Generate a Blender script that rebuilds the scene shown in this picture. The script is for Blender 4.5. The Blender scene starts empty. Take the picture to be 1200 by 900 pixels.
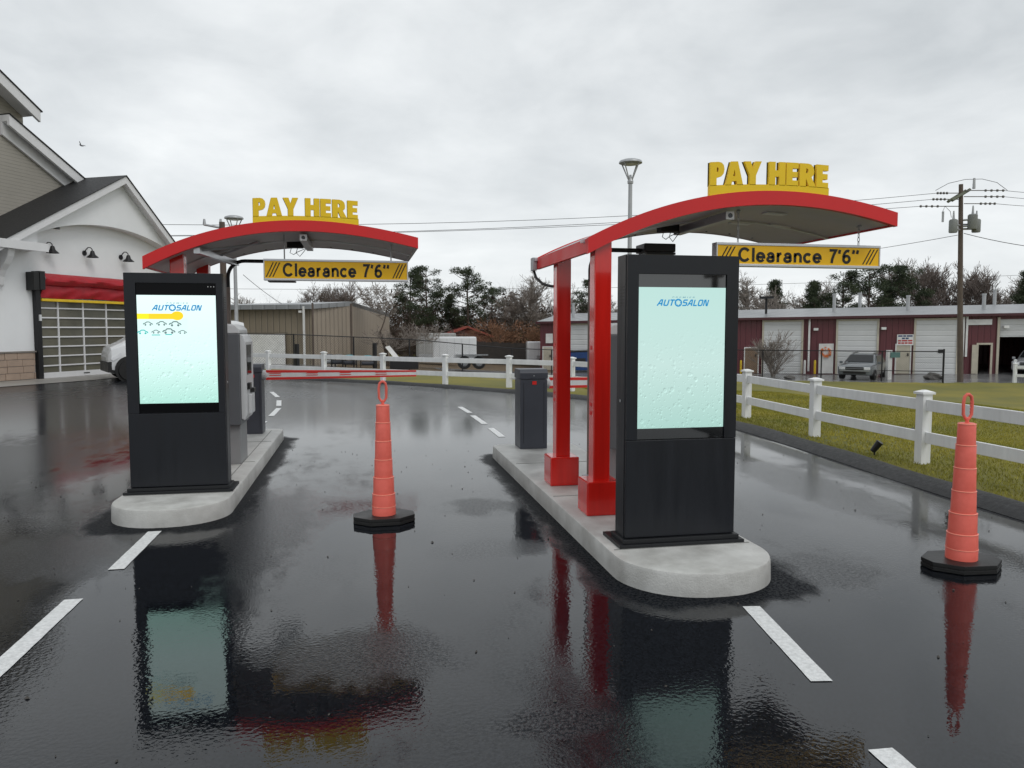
import bpy, bmesh, math, random
import numpy as np
from mathutils import Vector, Matrix
R = math.radians
random.seed(7); rng = np.random.default_rng(7)
scene = bpy.context.scene
col = scene.collection
# ------------------------------------------------------------------ camera, world, sun, exposure
CAM_H = 1.65; YAW = R(11.0); PITCH = math.atan(65/901.0)
cam = bpy.data.cameras.new('camera'); cam.lens = 901/1200*36; cam.sensor_width = 36; cam.clip_end = 3000; cam.clip_start = .05
camo = bpy.data.objects.new('camera', cam); col.objects.link(camo)
camo.location = (0, 0, CAM_H); camo.rotation_euler = (R(90)-PITCH, 0, -YAW)
scene.camera = camo
scene.view_settings.view_transform = 'Standard'; scene.view_settings.look = 'None'
scene.view_settings.exposure = 0.31; scene.view_settings.gamma = 1
SUN_EL, SUN_AZ = R(48), R(150)      # overcast: broad soft sun from behind, right
w = bpy.data.worlds.new('World'); scene.world = w; w.use_nodes = True
nt = w.node_tree; nt.nodes.clear()
def nd(tree, typ, **kw):
    n = tree.nodes.new(typ)
    for k, v in kw.items():
        if k == 'ins':
            for a, b in v.items(): n.inputs[a].default_value = b
        else: setattr(n, k, v)
    return n
def lk(tree, a, b): tree.links.new(a, b)
sky = nd(nt, 'ShaderNodeTexSky', sky_type='NISHITA', sun_disc=False, sun_elevation=SUN_EL, sun_rotation=SUN_AZ)
tc = nd(nt, 'ShaderNodeTexCoord')
sep = nd(nt, 'ShaderNodeSeparateXYZ'); lk(nt, tc.outputs['Generated'], sep.inputs[0])
mz = nd(nt, 'ShaderNodeMath', operation='ABSOLUTE'); lk(nt, sep.outputs['Z'], mz.inputs[0])
az = nd(nt, 'ShaderNodeMath', operation='ADD', ins={1: .22}); lk(nt, mz.outputs[0], az.inputs[0])
dx = nd(nt, 'ShaderNodeMath', operation='DIVIDE'); lk(nt, sep.outputs['X'], dx.inputs[0]); lk(nt, az.outputs[0], dx.inputs[1])
dy = nd(nt, 'ShaderNodeMath', operation='DIVIDE'); lk(nt, sep.outputs['Y'], dy.inputs[0]); lk(nt, az.outputs[0], dy.inputs[1])
cmb = nd(nt, 'ShaderNodeCombineXYZ'); lk(nt, dx.outputs[0], cmb.inputs[0]); lk(nt, dy.outputs[0], cmb.inputs[1])
n1 = nd(nt, 'ShaderNodeTexNoise', ins={'Scale': .9, 'Detail': 7, 'Roughness': .52, 'Distortion': .5}); lk(nt, cmb.outputs[0], n1.inputs['Vector'])
n2 = nd(nt, 'ShaderNodeTexNoise', ins={'Scale': 2.6, 'Detail': 6, 'Roughness': .55, 'Distortion': .3}); lk(nt, cmb.outputs[0], n2.inputs['Vector'])
mx = nd(nt, 'ShaderNodeMix', data_type='FLOAT', ins={0: .35}); lk(nt, n1.outputs['Fac'], mx.inputs[2]); lk(nt, n2.outputs['Fac'], mx.inputs[3])
rp = nd(nt, 'ShaderNodeValToRGB'); lk(nt, mx.outputs[0], rp.inputs[0])
e = rp.color_ramp.elements
e[0].position = .36; e[0].color = (.455, .482, .50, 1)
e[1].position = .63; e[1].color = (.755, .775, .78, 1)
m_ = e.new(.46); m_.color = (.56, .585, .60, 1)
m_ = e.new(.54); m_.color = (.645, .668, .68, 1)
# brighter band low over the horizon
hz = nd(nt, 'ShaderNodeMapRange', ins={1: .0, 2: .30, 3: .75, 4: 0.0}); lk(nt, mz.outputs[0], hz.inputs[0])
mh = nd(nt, 'ShaderNodeMix', data_type='RGBA'); mh.inputs[7].default_value = (.71, .735, .745, 1)
lk(nt, hz.outputs[0], mh.inputs[0]); lk(nt, rp.outputs[0], mh.inputs[6])
sc = nd(nt, 'ShaderNodeVectorMath', operation='SCALE'); sc.inputs['Scale'].default_value = 10.6; lk(nt, mh.outputs[2], sc.inputs[0])
ms = nd(nt, 'ShaderNodeMix', data_type='RGBA'); ms.inputs[0].default_value = .96
lk(nt, sky.outputs[0], ms.inputs[6]); lk(nt, sc.outputs[0], ms.inputs[7])
bg = nd(nt, 'ShaderNodeBackground', ins={'Strength': .1}); lk(nt, ms.outputs[2], bg.inputs[0])
wo = nd(nt, 'ShaderNodeOutputWorld'); lk(nt, bg.outputs[0], wo.inputs[0])
sl = bpy.data.lights.new('sun', 'SUN'); sl.energy = .6; sl.angle = R(25); sl.color = (1, .97, .93)
so = bpy.data.objects.new('sun', sl); col.objects.link(so)
sd = Vector((math.sin(SUN_AZ)*math.cos(SUN_EL), math.cos(SUN_AZ)*math.cos(SUN_EL), math.sin(SUN_EL)))
so.rotation_euler = sd.to_track_quat('Z', 'Y').to_euler(); so.location = (0, 0, 30)

# ------------------------------------------------------------------ surveying helpers: where a sight line meets a known plane
FW = np.array([math.sin(YAW)*math.cos(PITCH), math.cos(YAW)*math.cos(PITCH), -math.sin(PITCH)])
RT = np.array([math.cos(YAW), -math.sin(YAW), 0.]); UP = np.cross(RT, FW); CC = np.array([0, 0, CAM_H])
def ray(x, y): return FW+RT*(x-600)/901+UP*(450-y)/901
def atD(x, y, D): return CC+ray(x, y)*D

# ------------------------------------------------------------------ materials
MATS = {}
def mat(name, c, rough=.5, metal=0., var=.12, vscale=3., bump=0., bscale=40., coat=0., c2=None, emit=None, es=0., ior=1.45, stretch=None, spec=None):
    if name in MATS: return MATS[name]
    m = bpy.data.materials.new(name); m.use_nodes = True; t = m.node_tree
    b = t.nodes['Principled BSDF']
    b.inputs['Roughness'].default_value = rough; b.inputs['Metallic'].default_value = metal; b.inputs['IOR'].default_value = ior
    if coat: b.inputs['Coat Weight'].default_value = coat; b.inputs['Coat Roughness'].default_value = .06
    if spec is not None: b.inputs['Specular IOR Level'].default_value = spec
    g = nd(t, 'ShaderNodeTexCoord'); src = g.outputs['Object']
    if stretch:
        mp = nd(t, 'ShaderNodeMapping'); mp.inputs['Scale'].default_value = stretch; lk(t, src, mp.inputs[0]); src = mp.outputs[0]
    n = nd(t, 'ShaderNodeTexNoise', ins={'Scale': vscale, 'Detail': 6, 'Roughness': .6}); lk(t, src, n.inputs['Vector'])
    r = nd(t, 'ShaderNodeMapRange', ins={1: .3, 2: .7, 3: 0, 4: 1}); lk(t, n.outputs['Fac'], r.inputs[0])
    mixc = nd(t, 'ShaderNodeMix', data_type='RGBA')
    a = tuple(max(0, v*(1-var)) for v in c); bb = c2 if c2 else tuple(min(1, v*(1+var)) for v in c)
    if c2: a = c
    mixc.inputs[6].default_value = (*a, 1); mixc.inputs[7].default_value = (*bb, 1)
    lk(t, r.outputs[0], mixc.inputs[0]); lk(t, mixc.outputs[2], b.inputs['Base Color'])
    rr = nd(t, 'ShaderNodeMapRange', ins={1: .3, 2: .7, 3: max(.02, rough*.8), 4: min(1, rough*1.25)}); lk(t, n.outputs['Fac'], rr.inputs[0]); lk(t, rr.outputs[0], b.inputs['Roughness'])
    if bump:
        n2 = nd(t, 'ShaderNodeTexNoise', ins={'Scale': bscale, 'Detail': 5}); lk(t, src, n2.inputs['Vector'])
        bp = nd(t, 'ShaderNodeBump', ins={'Strength': bump, 'Distance': .01}); lk(t, n2.outputs['Fac'], bp.inputs['Height']); lk(t, bp.outputs[0], b.inputs['Normal'])
    if emit: b.inputs['Emission Color'].default_value = (*emit, 1); b.inputs['Emission Strength'].default_value = es
    MATS[name] = m; return m
def ribbed(name, c, axis, period, depth=.02, rough=.45, var=.08, lap=False, metal=0., dark_tone=.55):
    """corrugated sheet, clapboard or panelled door: ribs across one axis of object space"""
    if name in MATS: return MATS[name]
    m = mat(name, c, rough, metal, var, .7); t = m.node_tree; b = t.nodes['Principled BSDF']
    g = nd(t, 'ShaderNodeTexCoord'); s = nd(t, 'ShaderNodeSeparateXYZ'); lk(t, g.outputs['UV'], s.inputs[0])
    q = nd(t, 'ShaderNodeMath', operation='DIVIDE', ins={1: period}); lk(t, s.outputs[axis], q.inputs[0])
    f = nd(t, 'ShaderNodeMath', operation='FRACT'); lk(t, q.outputs[0], f.inputs[0])
    if lap: h = f.outputs[0]
    else:
        p = nd(t, 'ShaderNodeMath', operation='PINGPONG', ins={1: .5}); lk(t, q.outputs[0], p.inputs[0])
        r = nd(t, 'ShaderNodeMapRange', ins={1: .0, 2: .16, 3: 0, 4: 1}); lk(t, p.outputs[0], r.inputs[0]); h = r.outputs[0]
    bp = nd(t, 'ShaderNodeBump', ins={'Strength': 1.0, 'Distance': depth}); lk(t, h, bp.inputs['Height']); lk(t, bp.outputs[0], b.inputs['Normal'])
    # base colour darkens in a narrow line along each groove
    dr = nd(t, 'ShaderNodeMapRange', ins={1: 0, 2: .12, 3: .55, 4: 1}); dr.inputs[3].default_value = dark_tone; lk(t, f.outputs[0], dr.inputs[0])
    old = b.inputs['Base Color'].links[0].from_socket
    v = nd(t, 'ShaderNodeVectorMath', operation='SCALE'); lk(t, old, v.inputs[0]); lk(t, dr.outputs[0], v.inputs['Scale']); lk(t, v.outputs[0], b.inputs['Base Color'])
    return m

SPOTS = [(1.05, 7.0, .42, .42, .95), (.02, 3.85, .50, .38, .75), (.80, 3.02, .36, .14, .9), (3.0, 4.7, .55, .5, .8), (-.75, 6.6, .42, 1.9, .9), (-4.6, 10, 1.6, 3.5, .6), (-2.4, 6.0, .8, .7, .6), (4.6, 7.4, .5, 1.6, .6), (.9, 5.6, .5, .3, .5), (3.3, 7.5, .35, 2.4, .5), (-2.6, 3.6, .7, .5, .6)]
def asphalt_mat():
    m = bpy.data.materials.new('wet_asphalt'); m.use_nodes = True; t = m.node_tree; b = t.nodes['Principled BSDF']
    g = nd(t, 'ShaderNodeNewGeometry')
    mp = nd(t, 'ShaderNodeMapping'); mp.inputs['Scale'].default_value = (1, .45, 1); mp.inputs['Location'].default_value = (3.1, 1.7, 0); lk(t, g.outputs['Position'], mp.inputs[0])
    n = nd(t, 'ShaderNodeTexNoise', ins={'Scale': .55, 'Detail': 6, 'Roughness': .58, 'Distortion': .35}); lk(t, mp.outputs[0], n.inputs['Vector'])
    P = nd(t, 'ShaderNodeMapRange', ins={1: .53, 2: .66, 3: 0, 4: 1}); lk(t, n.outputs['Fac'], P.inputs[0])      # 0 puddle .. 1 merely damp
    nm = nd(t, 'ShaderNodeTexNoise', ins={'Scale': 5., 'Detail': 5, 'Roughness': .65}); lk(t, mp.outputs[0], nm.inputs['Vector'])
    P2 = nd(t, 'ShaderNodeMapRange', ins={1: .42, 2: .62, 3: .0, 4: 1}); lk(t, nm.outputs['Fac'], P2.inputs[0])
    PP = nd(t, 'ShaderNodeMath', operation='MULTIPLY'); lk(t, P.outputs[0], PP.inputs[0]); 
    add = nd(t, 'ShaderNodeMath', operation='MULTIPLY_ADD', ins={1: .55, 2: .45}); lk(t, P2.outputs[0], add.inputs[0]); lk(t, add.outputs[0], PP.inputs[1])
    # drains better further up the lot and along the island kerbs, where the mat lies a touch higher
    sx = nd(t, 'ShaderNodeSeparateXYZ'); lk(t, g.outputs['Position'], sx.inputs[0])
    fy = nd(t, 'ShaderNodeMapRange', ins={1: 8., 2: 15., 3: 1, 4: .35}); lk(t, sx.outputs['Y'], fy.inputs[0])
    last = nd(t, 'ShaderNodeMath', operation='MULTIPLY', use_clamp=True); lk(t, PP.outputs[0], last.inputs[0]); lk(t, fy.outputs[0], last.inputs[1])
    kerb = None
    for cx, cy, hx, hy in ((2.155, 7.04, .30, 2.5), (-1.665, 9.33, .26, 2.4)):
        q = []
        for o_, c_, h_ in (('X', cx, hx), ('Y', cy, hy)):
            a1 = nd(t, 'ShaderNodeMath', operation='SUBTRACT', ins={1: c_}); lk(t, sx.outputs[o_], a1.inputs[0])
            a2 = nd(t, 'ShaderNodeMath', operation='ABSOLUTE'); lk(t, a1.outputs[0], a2.inputs[0])
            a3 = nd(t, 'ShaderNodeMath', operation='SUBTRACT', ins={1: h_}); lk(t, a2.outputs[0], a3.inputs[0])
            a4 = nd(t, 'ShaderNodeMath', operation='MAXIMUM', ins={1: 0.}); lk(t, a3.outputs[0], a4.inputs[0]); q.append(a4)
        cv = nd(t, 'ShaderNodeCombineXYZ'); lk(t, q[0].outputs[0], cv.inputs[0]); lk(t, q[1].outputs[0], cv.inputs[1])
        ln = nd(t, 'ShaderNodeVectorMath', operation='LENGTH'); lk(t, cv.outputs[0], ln.inputs[0])
        wv = nd(t, 'ShaderNodeMath', operation='MULTIPLY_ADD', ins={1: -.35, 2: .175}); lk(t, nm.outputs['Fac'], wv.inputs[0])
        la = nd(t, 'ShaderNodeMath', operation='ADD'); lk(t, ln.outputs['Value'], la.inputs[0]); lk(t, wv.outputs[0], la.inputs[1])
        mr = nd(t, 'ShaderNodeMapRange', interpolation_type='SMOOTHSTEP', ins={1: .32, 2: .50, 3: 1, 4: 0}); lk(t, la.outputs[0], mr.inputs[0])
        if kerb is None: kerb = mr.outputs[0]
        else:
            mm = nd(t, 'ShaderNodeMath', operation='MAXIMUM'); lk(t, kerb, mm.inputs[0]); lk(t, mr.outputs[0], mm.inputs[1]); kerb = mm.outputs[0]
    PP = nd(t, 'ShaderNodeMath', operation='MAXIMUM'); lk(t, last.outputs[0], PP.inputs[0]); lk(t, kerb, PP.inputs[1])
    # drier patches where the mat stands above the water film
    for (cx, cy, rx, ry, amt) in SPOTS:
        v1 = nd(t, 'ShaderNodeVectorMath', operation='SUBTRACT'); v1.inputs[1].default_value = (cx, cy, 0); lk(t, g.outputs['Position'], v1.inputs[0])
        v2 = nd(t, 'ShaderNodeVectorMath', operation='DIVIDE'); v2.inputs[1].default_value = (rx, ry, 1); lk(t, v1.outputs[0], v2.inputs[0])
        v3 = nd(t, 'ShaderNodeVectorMath', operation='LENGTH'); lk(t, v2.outputs[0], v3.inputs[0])
        v4 = nd(t, 'ShaderNodeMath', operation='MULTIPLY_ADD', ins={1: 1.5}); lk(t, nm.outputs['Fac'], v4.inputs[0]); lk(t, v3.outputs['Value'], v4.inputs[2])
        v5 = nd(t, 'ShaderNodeMapRange', interpolation_type='SMOOTHSTEP', ins={1: 1.25, 2: 2.0, 3: amt, 4: 0}); lk(t, v4.outputs[0], v5.inputs[0])
        mm = nd(t, 'ShaderNodeMath', operation='MAXIMUM'); lk(t, PP.outputs[0], mm.inputs[0]); lk(t, v5.outputs[0], mm.inputs[1]); PP = mm
    ro0 = nd(t, 'ShaderNodeMapRange', ins={1: 0, 2: 1, 3: .018, 4: .26}); lk(t, PP.outputs[0], ro0.inputs[0])
    fr = nd(t, 'ShaderNodeMapRange', ins={1: 9., 2: 20., 3: 0, 4: .24}); lk(t, sx.outputs['Y'], fr.inputs[0])
    ro1 = nd(t, 'ShaderNodeMath', operation='ADD'); lk(t, ro0.outputs[0], ro1.inputs[0]); lk(t, fr.outputs[0], ro1.inputs[1])
    ro = nd(t, 'ShaderNodeMath', operation='MULTIPLY_ADD', ins={1: .25}); lk(t, kerb, ro.inputs[0]); lk(t, ro1.outputs[0], ro.inputs[2]); lk(t, ro.outputs[0], b.inputs['Roughness'])
    fb0 = nd(t, 'ShaderNodeMapRange', ins={1: 5., 2: 13., 3: .9, 4: .25}); lk(t, sx.outputs['Y'], fb0.inputs[0])
    # colour: bitumen with stone grains
    v = nd(t, 'ShaderNodeTexVoronoi', ins={'Scale': 95.}); lk(t, g.outputs['Position'], v.inputs['Vector'])
    cr = nd(t, 'ShaderNodeValToRGB'); lk(t, v.outputs['Color'], cr.inputs[0])
    cr.color_ramp.elements[0].color = (.0012, .0017, .0028, 1); cr.color_ramp.elements[1].color = (.010, .012, .016, 1)
    big = nd(t, 'ShaderNodeTexNoise', ins={'Scale': .25, 'Detail': 5}); lk(t, g.outputs['Position'], big.inputs['Vector'])
    sc2 = nd(t, 'ShaderNodeMapRange', ins={1: .3, 2: .7, 3: .7, 4: 1.35}); lk(t, big.outputs['Fac'], sc2.inputs[0])
    vs = nd(t, 'ShaderNodeVectorMath', operation='SCALE'); lk(t, cr.outputs[0], vs.inputs[0]); lk(t, sc2.outputs[0], vs.inputs['Scale']); lk(t, vs.outputs[0], b.inputs['Base Color'])
    # bare stone tips break the film in the drier patches; the mat along the kerbs is matt
    vg = nd(t, 'ShaderNodeTexNoise', ins={'Scale': 48., 'Detail': 3, 'Roughness': .75}); lk(t, g.outputs['Position'], vg.inputs['Vector'])
    g1 = nd(t, 'ShaderNodeMapRange', ins={1: .46, 2: .54, 3: .0, 4: 1.1}); lk(t, vg.outputs['Fac'], g1.inputs[0])
    gp_ = nd(t, 'ShaderNodeMath', operation='MULTIPLY'); lk(t, PP.outputs[0], gp_.inputs[0]); lk(t, fb0.outputs[0], gp_.inputs[1])
    g2 = nd(t, 'ShaderNodeMix', data_type='FLOAT', ins={2: 1.}); lk(t, gp_.outputs[0], g2.inputs[0]); lk(t, g1.outputs[0], g2.inputs[3])
    g3 = nd(t, 'ShaderNodeMath', operation='MULTIPLY_ADD', ins={1: -.75, 2: 1.}); lk(t, kerb, g3.inputs[0])
    g4 = nd(t, 'ShaderNodeMath', operation='MULTIPLY'); lk(t, g2.outputs[0], g4.inputs[0]); lk(t, g3.outputs[0], g4.inputs[1])
    g5 = nd(t, 'ShaderNodeMath', operation='MULTIPLY', ins={1: .5}); lk(t, g4.outputs[0], g5.inputs[0]); lk(t, g5.outputs[0], b.inputs['Specular IOR Level'])
    b.inputs['IOR'].default_value = 1.45
    # bump: stones where damp, faint ripples everywhere
    f1 = nd(t, 'ShaderNodeTexNoise', ins={'Scale': 75., 'Detail': 3}); lk(t, g.outputs['Position'], f1.inputs['Vector'])
    fb = nd(t, 'ShaderNodeMapRange', ins={1: 4.5, 2: 12., 3: 1, 4: .05}); lk(t, sx.outputs['Y'], fb.inputs[0])
    bs0 = nd(t, 'ShaderNodeMath', operation='MULTIPLY', ins={1: .42}); lk(t, PP.outputs[0], bs0.inputs[0])
    bs = nd(t, 'ShaderNodeMath', operation='MULTIPLY'); lk(t, bs0.outputs[0], bs.inputs[0]); lk(t, fb.outputs[0], bs.inputs[1])
    b1 = nd(t, 'ShaderNodeBump', ins={'Distance': .006}); lk(t, bs.outputs[0], b1.inputs['Strength']); lk(t, f1.outputs['Fac'], b1.inputs['Height'])
    f2 = nd(t, 'ShaderNodeTexNoise', ins={'Scale': 42., 'Detail': 2, 'Roughness': .45}); lk(t, g.outputs['Position'], f2.inputs['Vector'])
    rm = nd(t, 'ShaderNodeTexNoise', ins={'Scale': .9, 'Detail': 2}); lk(t, g.outputs['Position'], rm.inputs['Vector'])
    rs = nd(t, 'ShaderNodeMapRange', ins={1: .42, 2: .72, 3: .025, 4: .14}); lk(t, rm.outputs['Fac'], rs.inputs[0])
    b2 = nd(t, 'ShaderNodeBump', ins={'Distance': .010}); rsf = nd(t, 'ShaderNodeMath', operation='MULTIPLY'); lk(t, rs.outputs[0], rsf.inputs[0]); lk(t, fb.outputs[0], rsf.inputs[1]); lk(t, rsf.outputs[0], b2.inputs['Strength']); lk(t, f2.outputs['Fac'], b2.inputs['Height']); lk(t, b1.outputs[0], b2.inputs['Normal'])
    lk(t, b2.outputs[0], b.inputs['Normal'])
    return m

M = dict(
 asphalt=asphalt_mat(),
 kerb_asphalt=mat('asphalt_berm', (.010, .010, .011), .55, var=.3, vscale=20, bump=.5, bscale=120),
 lot=mat('wet_gravel_lot', (.13, .13, .13), .22, var=.35, vscale=.8, bump=.2, bscale=30, c2=(.24, .24, .245)),
 apron=mat('concrete_apron', (.30, .29, .27), .4, var=.15, vscale=1.5, bump=.2),
 grass=mat('lawn', (.105, .110, .015), .9, vscale=.35, bump=1.0, bscale=18, c2=(.25, .21, .038)),
 dark_tone=mat('leaf_litter', (.08, .055, .03), .9, vscale=2, bump=.5, c2=(.16, .11, .06)),
 conc=mat('island_concrete', (.37, .365, .345), .42, var=.2, vscale=3.2, bump=.35, bscale=90, c2=(.62, .62, .60)),
 paint=mat('road_paint', (.55, .56, .56), .4, vscale=42, bump=.35, bscale=90, c2=(.80, .81, .81)),
 kiosk=mat('kiosk_powder_coat', (.0058, .0072, .0112), .36, var=.16, vscale=2.5, stretch=(7, 7, .6), bump=.05, bscale=160),
 kioskedge=mat('kiosk_plinth', (.008, .009, .011), .45),
 red=mat('red_gloss_paint', (.66, .018, .012), .18, var=.10, vscale=2.5, coat=.5, stretch=(6, 6, .5)),
 redf=mat('red_fascia', (.66, .018, .020), .42, var=.05, vscale=3),
 grey=mat('grey_soffit', (.60, .57, .565), .40, var=.12, vscale=1.5),
 alu=mat('aluminium', (.55, .56, .58), .32, metal=.75, var=.06),
 steel=mat('galvanised', (.42, .43, .44), .45, metal=.5, var=.1),
 yellow=mat('sign_yellow', (1.0, .56, .003), .35, var=.02),
 pay=mat('sign_gold', (.90, .60, .008), .4, var=.04),
 black=mat('black_print', (.012, .012, .012), .45),
 rubber=mat('black_rubber', (.011, .011, .011), .45, bump=.2),
 cone=mat('coral_plastic', (.86, .165, .125), .42, var=.13, vscale=9, bump=.08, c2=(.74, .125, .09)),
 conelip=mat('coral_lip_highlight', (.95, .30, .22), .4),  # lighter coral paints in the highlight along each ridge lip
 white=mat('white_vinyl', (.78, .79, .79), .35, var=.08, vscale=2.5, stretch=(3, 3, .7)),
 wpaint=mat('white_wall_paint', (.80, .81, .82), .55, var=.05, vscale=.6, bump=.15, bscale=60),
 trim=mat('white_trim', (.72, .72, .73), .45, var=.04),
 stone=mat('wainscot_stone', (.36, .27, .21), .8, var=.1, vscale=5, bump=.5),
 shingle=mat('shingles', (.018, .018, .019), .6, var=.5, vscale=14, bump=.5),
 gate=mat('gate_cabinet', (.055, .06, .075), .38, var=.08),
 paygrey=mat('pay_station_grey', (.115, .12, .13), .42, var=.08, vscale=1.5),
 paylight=mat('pay_station_base', (.24, .245, .25), .45, var=.08),
 paywhite=mat('pay_station_white', (.62, .63, .64), .35, var=.04),
 lamp=mat('dark_bronze', (.02, .02, .022), .4, metal=.3),
 bglass=mat('black_glass', (.002, .002, .003), .04, var=.0, ior=1.2),  # low index dims reflections: left kiosk's dark surroundings put into the glass
 bglass_sheen=mat('sky_sheen_glass', (.004, .005, .006), .03, var=.0, ior=1.95),  # same kiosk glass; high index puts a brighter sky reflection into it
 glass=mat('dirty_glass', (.10, .098, .08), .07, var=.35, vscale=.7, c2=(.18, .17, .13)),
 wind=mat('vehicle_glass', (.012, .014, .016), .04),
 awn=mat('red_awning', (.40, .012, .022), .5, var=.12, vscale=4, bump=.6, bscale=4),
 ybar=mat('yellow_bar', (.75, .50, .02), .4),
 vinylred=mat('arm_red', (.70, .03, .025), .3),
 wood=mat('pole_wood', (.11, .085, .07), .8, var=.35, vscale=8, bump=.6, stretch=(6, 6, .5)),
 bark=mat('bark', (.085, .065, .052), .9, var=.3, vscale=6, bump=.5),
 twig=mat('twigs', (.15, .12, .105), .9, var=.25),
 twigl=mat('pale_twigs', (.23, .20, .175), .9, var=.25),
 pine=mat('pine_needles', (.020, .034, .016), .8, var=.6, vscale=.9, c2=(.065, .082, .04)),
 brush=mat('brush', (.055, .040, .032), .95, vscale=.5, c2=(.095, .065, .05)),
 rust=mat('rust_leaves', (.17, .085, .045), .95, vscale=1., c2=(.28, .15, .09)),
 wire=mat('wire', (.012, .012, .012), .6),
 darkin=mat('dark_interior', (.01, .01, .01), .9),
 rock=mat('rock', (.09, .085, .08), .7, var=.35, vscale=5, bump=.8, bscale=12),
 tyre=mat('tyre', (.012, .012, .012), .7),
 rim=mat('rim', (.35, .36, .37), .35, metal=.7),
 vanw=mat('van_white', (.72, .73, .74), .22, var=.03, coat=.5),
 cardark=mat('car_dark', (.13, .145, .155), .2, coat=.6),
 carsil=mat('car_silver', (.33, .34, .36), .25, coat=.6, metal=.3),
 headl=mat('headlamp', (.75, .76, .78), .1),
 blue=mat('blue_steel', (.008, .045, .17), .5, var=.15),
 beige=mat('beige_door', (.50, .46, .37), .5),
 signw=mat('sign_white', (.72, .72, .70), .5),
 plank=mat('fence_wood', (.045, .038, .034), .85, var=.4, vscale=4),
 roofred=mat('barn_roof', (.30, .06, .045), .7),
 cyan=mat('cyan_plastic', (.05, .34, .42), .5),
 bird=mat('gull', (.16, .16, .17), .7),
 blade=mat('grass_blades', (.140, .160, .018), .85, vscale=.45, c2=(.40, .345, .055)),
 orange=mat('orange_plastic', (.7, .18, .03), .5),
)
M['siding'] = ribbed('beige_clapboard', (.40, .375, .33), 1, .115, .018, .55, lap=True)
M['rsteel'] = ribbed('maroon_corrugated', (.125, .034, .042), 0, .30, .02, .4)
M['tan'] = ribbed('tan_corrugated_shaded', (.25, .21, .155), 0, .30, .03, .45)  # front wall: its shade is put into this darker tan
M['tan_lit'] = ribbed('tan_corrugated_lit', (.32, .27, .215), 0, .30, .03, .45)  # same tan sheet, lightened in colour for the better lit walls
M['roll'] = ribbed('white_rollup', (.62, .63, .63), 1, .30, .012, .4, dark_tone=.82)
M['sroof'] = ribbed('pale_metal_roof', (.28, .29, .30), 0, .6, .03, .35, metal=.2)

# ------------------------------------------------------------------ mesh builder
class MB:
    def __init__(s): s.v = []; s.f = []; s.uv = {}
    def add(s, vs, fs, T=None):
        n = len(s.v)
        for p in vs: s.v.append(tuple(T(p)) if T else tuple(p))
        for f in fs: s.f.append(tuple(i+n for i in f))
        return s
    def box(s, a, b, T=None):
        x0, y0, z0 = a; x1, y1, z1 = b
        x0, x1 = sorted((x0, x1)); y0, y1 = sorted((y0, y1)); z0, z1 = sorted((z0, z1))
        return s.add([(x0,y0,z0),(x1,y0,z0),(x1,y1,z0),(x0,y1,z0),(x0,y0,z1),(x1,y0,z1),(x1,y1,z1),(x0,y1,z1)],
              [(0,3,2,1),(4,5,6,7),(0,1,5,4),(1,2,6,5),(2,3,7,6),(3,0,4,7)], T)
    def prism(s, pts, h0, h1, ax, T=None):
        """polygon pts (2d) extruded along ax between h0,h1; ax 'y': pts are (x,z); 'x': (y,z); 'z': (x,y)"""
        f = {'y': lambda p, h: (p[0], h, p[1]), 'x': lambda p, h: (h, p[0], p[1]), 'z': lambda p, h: (p[0], p[1], h)}[ax]
        n = len(pts)
        return s.add([f(p, h0) for p in pts]+[f(p, h1) for p in pts], [tuple(range(n))[::-1], tuple(range(n, 2*n))]+[(i, (i+1) % n, (i+1) % n+n, i+n) for i in range(n)], T)
    def tube(s, pts, r, seg=8, T=None, cap=True, closed=False):
        pts = [Vector(p) for p in pts]; n = len(pts)
        rs = r if isinstance(r, (list, tuple)) else [r]*n
        vs = []; up = None
        for i, p in enumerate(pts):
            if closed: d = pts[(i+1) % n]-pts[i-1]
            else: d = pts[min(i+1, n-1)]-pts[max(i-1, 0)]
            d.normalize()
            if up is None:
                up = Vector((0, 0, 1)) if abs(d.z) < .9 else Vector((1, 0, 0))
            a = d.cross(up); a.normalize(); b_ = a.cross(d); up = b_
            for k in range(seg):
                t = 2*math.pi*k/seg; vs.append(p+(a*math.cos(t)+b_*math.sin(t))*rs[i])
        fs = []
        for i in range(n if closed else n-1):
            j = (i+1) % n
            for k in range(seg): fs.append((i*seg+k, i*seg+(k+1) % seg, j*seg+(k+1) % seg, j*seg+k))
        if cap and not closed: fs += [tuple(range(seg))[::-1], tuple((n-1)*seg+k for k in range(seg))]
        return s.add(vs, fs, T)
    def lathe(s, prof, c=(0, 0, 0), seg=24, T=None, cap=True):
        vs = [(c[0]+r*math.cos(2*math.pi*k/seg), c[1]+r*math.sin(2*math.pi*k/seg), c[2]+z) for r, z in prof for k in range(seg)]
        fs = [(i*seg+k, i*seg+(k+1) % seg, (i+1)*seg+(k+1) % seg, (i+1)*seg+k) for i in range(len(prof)-1) for k in range(seg)]
        if cap: fs += [tuple(range(seg))[::-1], tuple((len(prof)-1)*seg+k for k in range(seg))]
        return s.add(vs, fs, T)
ORI = {}
def setuv(me):
    """box-projected UV in metres: u runs along the face, v up"""
    uv = me.uv_layers.new(name='UVMap'); d = uv.data; vs = me.vertices
    for p in me.polygons:
        n = p.normal; hxy = Vector((-n.y, n.x, 0))
        if hxy.length < .3 or abs(n.z) > .75: hxy = Vector((1, 0, 0)) if abs(n.x) <= abs(n.y) else Vector((0, 1, 0)); 
        hxy.normalize(); up = Vector((0, 0, 1)) if abs(n.z) < .75 else n.cross(hxy)
        for li in p.loop_indices:
            co = vs[me.loops[li].vertex_index].co; d[li].uv = (co.dot(hxy), co.dot(up))
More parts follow.
